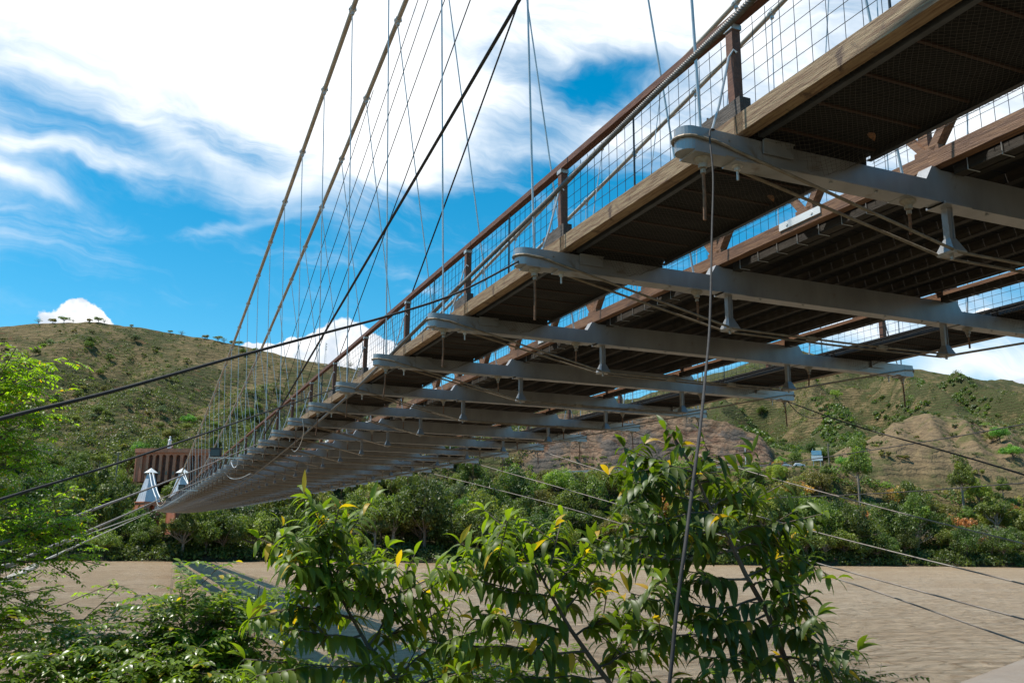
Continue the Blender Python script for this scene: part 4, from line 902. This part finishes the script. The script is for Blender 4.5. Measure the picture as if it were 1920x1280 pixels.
# individually placed, recognisable trees: px column, distance behind the shore, kind, scale
for px, dr, kd, s, lb in (
    (345, 3, 'umbrella', 1.25, 'spreading tree with pale trunk at the waterline under the deck end'),
    (1022, 20, 'bright', 1.35, 'vivid green tree on the far bank, brightest left of the tall leafy tree'),
    (872, 42, 'bright', .95, 'round vivid green tree tucked just below the right edge of the deck'),
    (968, 50, 'olive', 1.35, 'big olive tree rising against the red rock face'),
    (1552, 80, 'deep', .9, 'round dark green tree right behind the billboard'),
    (1500, 84, 'mid', .75, 'light green tree behind the low white car'), (1470, 86, 'bright', .62, 'small light green tree behind the tall white car'),
    (1620, 96, 'mid', .8, 'bushy tree at the left foot of the brown mound'), (1590, 70, 'bright', .6, 'small bright tree between the utility pole and the mound'),
    (1895, 120, 'bright', .85, 'bright green tree high on the right side of the brown mound'), (1880, 128, 'olive', .75, 'yellow green tree above the bright one on the mound'), (1915, 92, 'bright', .95, 'light green tree at the right edge below the mound'),
    (1555, 28, 'orange', 1.3, 'orange flowering tree in the middle of the right bank'), (1640, 30, 'orange', 1.35, 'orange flowering tree right of the other one on the bank below the mound'),
    (1395, 50, 'orange', .7, 'small orange yellow tree beside the hanging rope below the road'), (1467, 58, 'orange', .8, 'orange tree on the road edge below the white cars'), (1905, 40, 'orange', 1.0, 'orange tree at the right edge of the picture'),
    (1585, 24, 'bare', 1.25, 'pale bare tree between the orange flowering trees'), (1855, 6, 'bare', 1.5, 'tall pale bare tree standing at the waterline near the right edge'), (1720, 22, 'bare', 1.2, 'bare tree on the slope below the mound'),
    (300, 118, 'orange', 1.15, 'orange tree on the slope above the brick arcade'), (375, 112, 'orange', .9, 'orange tree above the right end of the brick arcade'), (820, 22, 'grey', 1.2, 'greyish tree behind the third slanting guy cable'),
    (905, 16, 'grey', 1.25, 'grey green round crowned tree left of the vivid green tree'), (955, 26, 'orange', .6, 'small orange tree above the grey green trees'), (65, 105, 'bare', 1.3, 'bare tree on the slope at the far left'),
    (95, 70, 'orange', 1.0, 'dull orange tree right of the feathery foreground tree'), (250, 125, 'bright', 1.0, 'bright green tree above the left end of the brick arcade'), (285, 128, 'deep', 1.2, 'dark round tree above the brick arcade'), (335, 178, 'bright', .8, 'lone bright tree higher up the left hill')):
    tree(kd, gpos(px, dr, .4), s, lb)
cnt = 0; taken = []
tries = 0
while cnt < 262 and tries < 6000:
    tries += 1
    px = rs.uniform(-150, 2080); lim = 62 if px > 1000 else 105
    dr = 2 + (lim - 2) * rs.random() ** 1.15
    if 235 < px < 420 and dr > 62 or 250 < px < 300 and dr > 8 and False: continue
    if px > 960 and dr > 54: continue
    if 200 < px < 320 and 14 < dr < 60 and rs.random() < .6: continue
    P = gpos(px, dr, .5)
    if any((P[0] - q[0]) ** 2 + (P[1] - q[1]) ** 2 < 26 for q in taken): continue
    taken.append(P); x = rs.random()
    if px < 1000: kd = 'deep' if x < .36 else 'mid' if x < .58 else 'tall' if x < .72 else 'olive' if x < .82 else 'lime' if x < .90 else 'grey' if x < .94 else 'orange' if x < .97 else 'bare'
    else: kd = 'deep' if x < .20 else 'mid' if x < .38 else 'tall' if x < .48 else 'olive' if x < .62 else 'lime' if x < .72 else 'grey' if x < .79 else 'orange' if x < .91 else 'bare' if x < .95 else 'umbrella'
    s = rs.uniform(.65, 1.5) * (.85 if dr > 45 else 1.2) * (1.05 if px < 1000 else .92)
    z = zone(px); tree(kd, P, s, TXT[kd][0] + ' ' + z, 'trees ' + z, s * rs.uniform(.8, 1.4)); cnt += 1
# trees scattered higher on the left hill and the far mountain
n = 0
for _ in range(2000):
    if n >= 120: break
    px = rs.uniform(-80, 900) if rs.random() < .62 else rs.uniform(1250, 1960); dr = rs.uniform(92, 350) if px < 1000 else rs.uniform(180, 700)
    if 240 < px < 420 and dr < 108: continue
    dens_ = fbm(np.array([px / 130.]), np.array([dr / 60.]), 3, 31)[0] + (.22 if dr < 190 and px < 900 else -.03)
    if dens_ < rs.uniform(-.1, .25): continue
    P = gpos(px, dr, .4); kd = rs.choice(['deep', 'deep', 'mid', 'olive', 'mid', 'grey', 'lime']); left = px < 1000
    tree(kd, P, rs.uniform(.4, .75) if left else rs.uniform(.7, 1.2), TXT[kd][0] + (' dotted over the dry left hill' if left else ' growing in a fold of the far right mountain'), 'trees on the left hill' if left else 'trees on the far mountain'); n += 1
# little trees breaking the skyline of the left hill
for i, px in enumerate((20, 48, 70, 88, 120, 138, 150, 205, 282, 305, 352, 378, 390, 408, 420, 640, 660)):
    P = gpos(px, 358, .3); c, t_ = random.choice(PROT[('bare', 'olive', 'umbrella')[i % 3]]); e = empty('ridge_tree', P, (0, 0, i)); s = rs.uniform(.35, .75); e.scale = (s, s, s * .9)
    tag(e, 'small dark tree on the skyline of the left hill', 'tree', 'trees on the left skyline'); obj('trunk', t_, e); obj('crown', c, e)
n = 0
for _ in range(6000):
    if n >= 290: break
    px = rs.uniform(-60, 1960); dr = rs.uniform(60, 330) if px < 950 else rs.uniform(74, 200)
    if 240 < px < 420 and dr < 106: continue
    if 950 < px < 1465 and dr < 100: continue
    if fbm(np.array([px / 90.]), np.array([dr / 40.]), 3, 61)[0] < rs.uniform(-.22, .12): continue
    P = gpos(px, dr, .2); f_, s_ = rs.choice(SHR); e = empty('shrub', P, (0, 0, rs.uniform(0, 6.28))); s = rs.uniform(.7, 1.9); e.scale = (s, s, s * .85); mnd = px > 1465
    tag(e, 'rounded green shrub on the brown mound' if mnd else 'rounded green shrub on the rock cut top' if px > 950 else 'rounded green shrub on the dry left hill', 'shrub', 'shrubs on the mound' if mnd else 'shrubs above the rock cut' if px > 950 else 'shrubs on the left hill')
    obj('stem', s_, e); obj('foliage', f_, e); n += 1
# uncountable undergrowth: bank scrub and hillside tufts
def scrub(name, items, mt, per, seed, big=1.0):
    r_ = np.random.RandomState(seed); V = []; T = []
    for P, s in items:
        d = r_.normal(size=(per, 3)); d /= np.linalg.norm(d, axis=1)[:, None]; d[:, 2] = np.abs(d[:, 2]) * .9; q = P + d * s * r_.uniform(.4, 1.05, (per, 1))
        nrm = d + r_.normal(size=(per, 3)) * .7; nrm /= np.linalg.norm(nrm, axis=1)[:, None]; u = np.cross(nrm, r_.normal(size=(per, 3))); u /= np.linalg.norm(u, axis=1)[:, None]; v = np.cross(nrm, u)
        sz = big * .16 * s ** .5 * r_.uniform(.7, 1.4, (per, 1)); V.append(np.stack([q - u * sz * 1.3, q - v * sz, q + u * sz * 1.3, q + v * sz], 1).reshape(-1, 3)); T.append(np.repeat(np.clip(r_.uniform(.1, .9) + r_.uniform(-.12, .12, per), 0, .99), 4))
    V = np.concatenate(V); T = np.concatenate(T); m = bpy.data.meshes.new(name); k = len(V) // 4
    m.vertices.add(len(V)); m.vertices.foreach_set('co', V.astype(np.float32).ravel()); m.loops.add(4 * k); m.loops.foreach_set('vertex_index', np.arange(4 * k, dtype=np.int32)); m.polygons.add(k); m.polygons.foreach_set('loop_start', np.arange(0, 4 * k, 4, dtype=np.int32)); m.update(calc_edges=True)
    a = m.attributes.new('tint', 'FLOAT', 'POINT'); a.data.foreach_set('value', T.astype(np.float32)); m.materials.append(mt); o = obj(name, m); tag(o, kind='stuff'); return o
it = []
for _ in range(3600):
    px = rs.uniform(-250, 2200); lim = 58 if px > 1000 else 92; dr = rs.uniform(.5, lim) if rs.random() < .7 else rs.uniform(.5, 12)
    if 240 < px < 420 and dr > 68: continue
    it.append((gpos(px, dr, .3), rs.uniform(1.2, 3.6)))
rt_ = [q for q in it if project(q[0])[0] > 930 and q[0][2] > 5]; scrub('bank_undergrowth', [q for q in it if not (project(q[0])[0] > 930 and q[0][2] > 5)], LM['deep'], 85, 5)  # deep green paints in the shadow under the trees at the waterline
scrub('mixed_undergrowth', rt_[::2], LM['olive'], 85, 15); scrub('dry_undergrowth', rt_[1::4], LM['lime'], 85, 16); scrub('green_undergrowth', rt_[3::4], LM['deep'], 85, 17)
it = []
for _ in range(5200):
    px = rs.uniform(1230, 2050); dr = rs.uniform(330, 745)
    if fbm(np.array([px / 75. + dr / 160]), np.array([dr / 150. + px / 300]), 4, 131)[0] < rs.uniform(-.02, .05): continue
    it.append((gpos(px, dr, .5), rs.uniform(1.6, 4.2)))
scrub('mountain_woods', it, LM['deep'], 60, 18, 2.6)
it = []
for _ in range(19000):
    px = rs.uniform(-200, 2100); dr = rs.uniform(80, 355) if px < 1000 else rs.uniform(92, 720)
    if 240 < px < 420 and dr < 108: continue
    low = (1 - min(1, max(0, (dr - 80) / 240))) if px < 1000 else (.25 if dr > 260 else -.12)
    if fbm(np.array([px / 110.]), np.array([dr / 45.]), 4, 91)[0] + low * .62 < rs.uniform(-.14, .2): continue
    it.append((gpos(px, dr, .15), rs.uniform(.4, 1.4) * (1 + 2.2 * max(0, low)) * (2.3 if dr > 260 and px > 1000 else 1)))
scrub('hillside_scrub', it, LM['scrub'], 42, 6)
it = []
for _ in range(500):
    px = rs.uniform(1020, 1600); it.append((gpos(px, rs.choice((58, 60, 61.5, 74, 76)), .1), rs.uniform(.4, 1.1)))
scrub('roadside_scrub', it, LM['mid'], 40, 8)

# ------------------------------------------------------------------ near plants
def leaf_add(mb, P, d, L_, W, droop, tint, fold=.25, seg=5, side=None):
    """one leaf: P base, d direction, drooping blade folded at the midrib"""
    d = np.array(d, float); d /= np.linalg.norm(d); up = np.array((0, 0, 1.)); s = np.cross(d, up) if abs(d[2]) < .95 else np.array((1., 0, 0)); s /= np.linalg.norm(s)
    if side is not None: s = s * math.cos(side) + np.cross(s, d) * math.sin(side)
    V, Fc = [], []; p = np.array(P, float); st_ = L_ / seg
    wv = [.08, .72, 1., .92, .55, .02] if seg == 5 else [.1, .95, .9, .03]
    for i in range(seg + 1):
        nrm = np.cross(s, d); w_ = W / 2 * wv[i]
        V += [p - s * w_ + nrm * w_ * fold, p, p + s * w_ + nrm * w_ * fold]
        d = d - up * droop / seg; d /= np.linalg.norm(d); p = p + d * st_
    for i in range(seg): a = 3 * i; Fc += [(a, a + 1, a + 4, a + 3), (a + 1, a + 2, a + 5, a + 4)]
    mb.add(V, Fc, tint)
def plant(name, label, trunk_, branches, lm, L_, W, gap, mode, seed, rt=.02, bark='bark', yel=.04, group=None):
    """trunk_ and branches: lists of (px, py, depth); the plant is rooted in the near bank"""
    r_ = random.Random(seed); base = at(*trunk_[0]); e = empty(name, (base[0], base[1], near_ground(base))); tag(e, label, 'tree' if 'tree' in name else 'shrub', group)
    off = np.array(e.location); wood_, lf = MB(), MB(); T = [at(*q) for q in trunk_]; root = np.array((base[0], base[1], near_ground(base)))
    T = [root] + T; wood_.tube([p - off for p in T], [rt * 1.5] + [rt * (1 - .75 * i / (len(T) - 1)) for i in range(1, len(T))], 7)
    def leaves(P, gap_, s=1.0, skip=.12):
        Lp = [0]; 
        for a, b_ in zip(P[:-1], P[1:]): Lp.append(Lp[-1] + np.linalg.norm(b_ - a))
        tot = Lp[-1]; x = tot * skip; sgn = 1
        while x < tot:
            i = max(j for j in range(len(Lp)) if Lp[j] <= x); i = min(i, len(P) - 2); t = (x - Lp[i]) / (Lp[i + 1] - Lp[i] + 1e-9); p = P[i] + (P[i + 1] - P[i]) * t
            d = P[i + 1] - P[i]; d /= np.linalg.norm(d); sd_ = np.cross(d, (0, 0, 1)); sd_ /= np.linalg.norm(sd_) + 1e-9
            k = 1 - .35 * (x / tot) ** 3
            if mode == 'long':
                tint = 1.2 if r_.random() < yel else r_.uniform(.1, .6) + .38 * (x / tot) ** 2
                leaf_add(lf, p - off, d * r_.uniform(.3, .7) + sd_ * sgn * r_.uniform(.5, 1) + np.array((0, 0, r_.uniform(-.15, .3))), L_ * s * k * r_.uniform(.6, 1.25), W * s * k * r_.uniform(.85, 1.15), r_.uniform(1.3, 2.6), min(tint, .99) if tint < 1 else tint, side=r_.uniform(-.5, .5))
            else:    # pinnate: a rachis with paired leaflets
                rd = d * r_.uniform(.2, .7) + sd_ * sgn * r_.uniform(.5, 1) + np.array((r_.uniform(-.3, .3), r_.uniform(-.3, .3), r_.uniform(-.1, .45))); rd /= np.linalg.norm(rd); RL = L_ * r_.uniform(3.2, 4.6) * s; q = p.copy(); tn = r_.uniform(.15, .9); npair = r_.randint(5, 7)
                pts = [q.copy()]
                for j in range(npair):
                    rd = rd - np.array((0, 0, .10)); rd /= np.linalg.norm(rd); q = q + rd * RL / npair; pts.append(q.copy()); ss = np.cross(rd, (0, 0, 1)); ss /= np.linalg.norm(ss) + 1e-9
                    for g in (-1, 1):
                        tt = 1.2 if r_.random() < yel else min(.99, tn + r_.uniform(-.1, .1))
                        leaf_add(lf, q - off, ss * g * .9 + rd * .55 + np.array((0, 0, r_.uniform(-.25, .2))), L_ * r_.uniform(.8, 1.15), W * r_.uniform(.85, 1.1), r_.uniform(.2, .9), tt, .2, 3, side=r_.uniform(-.5, .5))
                wood_.tube([v - off for v in pts[::2]], .0016, 3, False)
            sgn = -sgn; x += gap_ * r_.uniform(.7, 1.3)
        if mode == 'long':
            for _ in range(3): leaf_add(lf, P[-1] - off, np.array((r_.uniform(-.6, .6), r_.uniform(-.6, .6), r_.uniform(.3, 1))), L_ * .75, W * .7, r_.uniform(.8, 1.8), .98 if r_.random() > .12 else 1.2, side=r_.uniform(-1, 1))
    for b_ in branches:
        P = [at(*q) for q in b_]
        # resample with a slight wander
        Q = [P[0]]
        for a, c in zip(P[:-1], P[1:]):
            for t in (.33, .66, 1.): Q.append(a + (c - a) * t + (np.array([r_.uniform(-.012, .012) for _ in range(3)]) if t < 1 else 0))
        wood_.tube([p - off for p in Q], [max(.0022, rt * .38 * (1 - i / len(Q))) for i in range(len(Q))], 5)
        leaves(Q, gap)
        if mode == 'long':   # short side shoots
            for i in list(range(1, len(Q) - 1)) * 2:
                if r_.random() < (.68 if lm == 'neardark' else .56): continue
                d = (Q[i] - Q[i - 1]); d /= np.linalg.norm(d); e_ = Q[i] + d * .10 + RT * r_.uniform(-.2, .2) + np.array((0, 0, r_.uniform(-.10, .10))) + fh * r_.uniform(-.3, .3)
                wood_.tube([Q[i] - off, e_ - off], .003, 4); leaves([Q[i], (Q[i] + e_) / 2, e_], gap * 1.0, .9, .05)
        else:
            for i in list(range(1, len(Q) - 1)) * 2:
                e_ = Q[i] + RT * r_.uniform(-.45, .45) + np.array((0, 0, r_.uniform(-.15, .3))) + fh * r_.uniform(-.5, .5); wood_.tube([Q[i] - off, e_ - off], .004, 4); leaves([Q[i], (Q[i] + e_) / 2, e_], gap * 1.1, 1, .1)
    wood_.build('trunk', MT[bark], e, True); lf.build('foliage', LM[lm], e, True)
D1 = 4.6
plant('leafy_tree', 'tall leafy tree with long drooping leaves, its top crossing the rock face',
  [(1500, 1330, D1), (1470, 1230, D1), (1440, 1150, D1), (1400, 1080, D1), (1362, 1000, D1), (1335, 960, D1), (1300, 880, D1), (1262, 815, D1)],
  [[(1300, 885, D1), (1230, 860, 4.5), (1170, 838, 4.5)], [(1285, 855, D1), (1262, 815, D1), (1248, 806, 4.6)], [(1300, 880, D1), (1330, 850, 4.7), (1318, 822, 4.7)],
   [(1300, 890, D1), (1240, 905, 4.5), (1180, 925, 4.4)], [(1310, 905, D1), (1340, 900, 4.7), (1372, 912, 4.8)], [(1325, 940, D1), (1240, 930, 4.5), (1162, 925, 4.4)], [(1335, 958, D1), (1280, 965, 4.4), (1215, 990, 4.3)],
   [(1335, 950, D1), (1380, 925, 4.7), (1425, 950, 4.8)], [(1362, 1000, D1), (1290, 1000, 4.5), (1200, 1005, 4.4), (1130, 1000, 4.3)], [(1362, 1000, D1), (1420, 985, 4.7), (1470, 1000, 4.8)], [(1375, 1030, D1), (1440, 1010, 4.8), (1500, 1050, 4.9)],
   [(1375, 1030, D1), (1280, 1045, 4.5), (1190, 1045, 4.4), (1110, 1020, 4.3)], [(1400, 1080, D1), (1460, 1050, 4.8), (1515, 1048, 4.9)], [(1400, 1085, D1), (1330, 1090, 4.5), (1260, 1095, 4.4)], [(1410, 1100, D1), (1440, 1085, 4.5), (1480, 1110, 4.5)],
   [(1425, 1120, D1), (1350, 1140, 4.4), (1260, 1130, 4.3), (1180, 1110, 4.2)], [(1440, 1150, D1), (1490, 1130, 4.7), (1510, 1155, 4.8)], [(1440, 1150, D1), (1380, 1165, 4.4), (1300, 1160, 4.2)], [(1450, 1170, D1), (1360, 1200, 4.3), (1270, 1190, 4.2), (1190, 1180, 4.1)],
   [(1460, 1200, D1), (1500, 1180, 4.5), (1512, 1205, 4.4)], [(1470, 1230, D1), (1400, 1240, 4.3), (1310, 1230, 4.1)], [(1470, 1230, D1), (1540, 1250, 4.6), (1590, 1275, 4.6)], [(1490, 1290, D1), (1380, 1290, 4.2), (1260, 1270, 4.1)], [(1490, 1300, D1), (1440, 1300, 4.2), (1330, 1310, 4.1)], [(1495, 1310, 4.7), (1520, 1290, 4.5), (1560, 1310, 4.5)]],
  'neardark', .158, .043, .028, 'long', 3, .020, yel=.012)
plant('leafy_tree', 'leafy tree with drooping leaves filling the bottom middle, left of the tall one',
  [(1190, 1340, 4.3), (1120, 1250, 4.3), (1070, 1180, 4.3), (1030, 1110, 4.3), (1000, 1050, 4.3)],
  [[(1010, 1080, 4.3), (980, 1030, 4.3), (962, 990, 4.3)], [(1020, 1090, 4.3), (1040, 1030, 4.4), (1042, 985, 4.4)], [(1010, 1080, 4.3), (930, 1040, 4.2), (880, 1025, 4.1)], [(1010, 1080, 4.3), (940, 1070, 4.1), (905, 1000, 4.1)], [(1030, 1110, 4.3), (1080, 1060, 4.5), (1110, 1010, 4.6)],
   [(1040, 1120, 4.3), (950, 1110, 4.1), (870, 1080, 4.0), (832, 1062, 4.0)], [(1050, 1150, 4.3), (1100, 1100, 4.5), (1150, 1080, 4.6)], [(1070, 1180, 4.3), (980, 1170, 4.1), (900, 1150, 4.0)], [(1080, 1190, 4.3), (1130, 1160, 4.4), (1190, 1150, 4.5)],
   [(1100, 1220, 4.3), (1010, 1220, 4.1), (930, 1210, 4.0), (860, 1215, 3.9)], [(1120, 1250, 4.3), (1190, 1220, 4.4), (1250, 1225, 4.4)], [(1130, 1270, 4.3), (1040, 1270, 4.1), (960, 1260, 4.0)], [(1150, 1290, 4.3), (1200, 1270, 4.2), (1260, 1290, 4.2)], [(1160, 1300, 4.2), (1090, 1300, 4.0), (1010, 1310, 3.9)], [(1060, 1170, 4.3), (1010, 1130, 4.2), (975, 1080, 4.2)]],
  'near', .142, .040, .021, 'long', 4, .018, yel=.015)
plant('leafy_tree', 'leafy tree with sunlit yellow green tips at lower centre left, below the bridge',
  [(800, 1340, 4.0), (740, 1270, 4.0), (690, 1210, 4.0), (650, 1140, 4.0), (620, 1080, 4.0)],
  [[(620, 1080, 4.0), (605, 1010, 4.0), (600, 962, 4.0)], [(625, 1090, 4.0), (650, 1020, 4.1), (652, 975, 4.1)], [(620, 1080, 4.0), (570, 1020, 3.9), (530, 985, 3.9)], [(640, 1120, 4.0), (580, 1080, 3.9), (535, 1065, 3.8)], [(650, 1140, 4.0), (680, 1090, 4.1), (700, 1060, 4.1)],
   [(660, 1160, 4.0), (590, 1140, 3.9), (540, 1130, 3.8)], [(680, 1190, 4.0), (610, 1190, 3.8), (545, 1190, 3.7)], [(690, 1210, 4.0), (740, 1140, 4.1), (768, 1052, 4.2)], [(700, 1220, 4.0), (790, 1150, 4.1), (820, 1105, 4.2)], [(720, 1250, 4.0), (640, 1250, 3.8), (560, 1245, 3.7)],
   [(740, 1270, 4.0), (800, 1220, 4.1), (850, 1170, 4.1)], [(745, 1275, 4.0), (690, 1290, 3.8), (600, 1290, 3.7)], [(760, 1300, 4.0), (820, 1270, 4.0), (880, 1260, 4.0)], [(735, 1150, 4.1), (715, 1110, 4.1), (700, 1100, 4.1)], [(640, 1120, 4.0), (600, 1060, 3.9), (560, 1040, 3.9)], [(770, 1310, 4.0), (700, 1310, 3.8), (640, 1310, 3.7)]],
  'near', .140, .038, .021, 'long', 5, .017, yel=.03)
DB = 8.0
plant('glossy_bush', 'dense glossy bush with small leaflets along the bottom left edge', [(330, 1400, DB), (340, 1290, DB), (345, 1200, DB), (345, 1125, DB)],
  [[(345, 1200, DB), (345, 1150, DB), (348, 1112, DB)], [(345, 1230, DB), (300, 1190, DB), (290, 1160, DB)], [(345, 1230, DB), (400, 1180, DB), (470, 1150, 8.2), (500, 1128, 8.3)], [(340, 1260, DB), (430, 1210, 7.8), (500, 1190, 7.8)],
   [(340, 1280, DB), (250, 1220, 7.8), (220, 1180, 7.8)], [(335, 1300, DB), (230, 1260, 7.6), (150, 1210, 7.5)], [(340, 1300, DB), (420, 1260, 7.6), (500, 1240, 7.6)], [(330, 1320, DB), (200, 1280, 7.4), (80, 1240, 7.3)], [(330, 1320, DB), (330, 1260, 7.4), (330, 1220, 7.4)],
   [(330, 1340, DB), (420, 1290, 7.3), (540, 1280, 7.3)], [(330, 1350, DB), (150, 1310, 7.2), (20, 1275, 7.2)], [(330, 1340, DB), (250, 1290, 7.2), (180, 1270, 7.2)], [(345, 1240, DB), (380, 1190, 7.8), (390, 1160, 7.8)], [(335, 1320, 7.4), (380, 1280, 7.3), (470, 1275, 7.3)], [(330, 1330, DB), (100, 1240, 7.6), (-20, 1200, 7.6)], [(330, 1300, DB), (200, 1230, 7.9), (110, 1170, 7.9)], [(330, 1340, DB), (60, 1290, 7.2), (-60, 1270, 7.2)], [(340, 1280, DB), (300, 1230, 7.6), (260, 1200, 7.6)], [(340, 1300, DB), (440, 1230, 7.9), (480, 1210, 7.9)]],
  'bush', .078, .038, .062, 'pinnate', 6, .03, yel=.025)
plant('glossy_bush', 'low glossy bush rising behind the leafy trees at bottom centre', [(900, 1400, 9), (890, 1300, 9), (880, 1230, 9)],
  [[(890, 1290, 9), (850, 1240, 9), (830, 1210, 9)], [(890, 1300, 9), (940, 1250, 9), (960, 1220, 9)], [(890, 1320, 9), (820, 1290, 9), (740, 1270, 9)], [(890, 1320, 9), (960, 1290, 9), (1040, 1270, 9)], [(890, 1330, 9), (700, 1310, 9), (620, 1280, 9)]],
  'bush', .085, .034, .09, 'pinnate', 7, .03, yel=.02)
plant('feathery_bush', 'small feathery sprig standing out over the river near the bottom right', [(1600, 1420, 10), (1590, 1330, 10), (1575, 1280, 10)],
  [[(1590, 1310, 10), (1560, 1265, 10), (1555, 1232, 10)], [(1590, 1320, 10), (1600, 1280, 10), (1600, 1250, 10)], [(1600, 1340, 10), (1640, 1300, 10), (1650, 1275, 10)], [(1590, 1330, 10), (1530, 1300, 10), (1500, 1280, 10)]],
  'bush', .075, .030, .10, 'pinnate', 8, .02, yel=.02)
DL = 8.5
plant('feathery_tree', 'sunlit feathery leaved tree leaning in from the left edge', [(-160, 1400, DL), (-130, 1200, DL), (-110, 1000, DL), (-80, 850, DL), (-50, 720, DL)],
  [[(-60, 760, DL), (0, 700, DL), (40, 668, DL)], [(-60, 760, DL), (0, 740, DL), (60, 712, DL)], [(-60, 790, DL), (10, 780, DL), (50, 775, DL)], [(-70, 840, DL), (20, 850, DL), (60, 850, DL)], [(-80, 880, DL), (10, 880, DL), (70, 870, DL)],
   [(-90, 920, DL), (20, 930, DL), (60, 920, DL)], [(-100, 970, DL), (0, 975, DL), (60, 960, DL)], [(-110, 1010, DL), (0, 1010, DL), (90, 1000, DL), (160, 1000, DL)], [(0, 1010, DL), (90, 980, DL), (140, 965, DL)], [(-110, 1050, DL), (0, 1055, DL), (80, 1050, DL), (150, 1045, DL)],
   [(-110, 1080, DL), (-20, 1090, DL), (30, 1080, DL)], [(-120, 1120, DL), (-10, 1120, DL), (40, 1115, DL)], [(-130, 1180, DL), (0, 1165, DL), (60, 1140, DL)], [(-130, 1200, DL), (10, 1180, DL), (110, 1165, DL), (180, 1160, DL)], [(-140, 1240, DL), (0, 1210, DL), (80, 1200, DL)], [(-60, 800, DL), (-10, 720, DL), (0, 690, DL)], [(-70, 830, DL), (0, 820, DL), (30, 800, DL)], [(-130, 1150, DL), (0, 1140, DL), (120, 1150, DL)]],
  'feather', .052, .023, .070, 'pinnate', 9, .05, yel=.03)
# dry leaves caught in the safety nets
for q, lb in (((1629, 249), 'dry brown leaf caught in the net of the nearest walkway bay'), ((1440, 366), 'orange leaf caught in the net of the second walkway bay')):
    r_ = ray(*q); yq = None; P = C + r_ * ((ZB + .27 - C[2]) / r_[2]); m = MB(); leaf_add(m, (0, 0, 0), (1, .4, .1), .13, .07, .8, 1.2); o = m.build('dead_leaf', MT['wood_chord']); o.location = P; tag(o, lb, 'leaf')
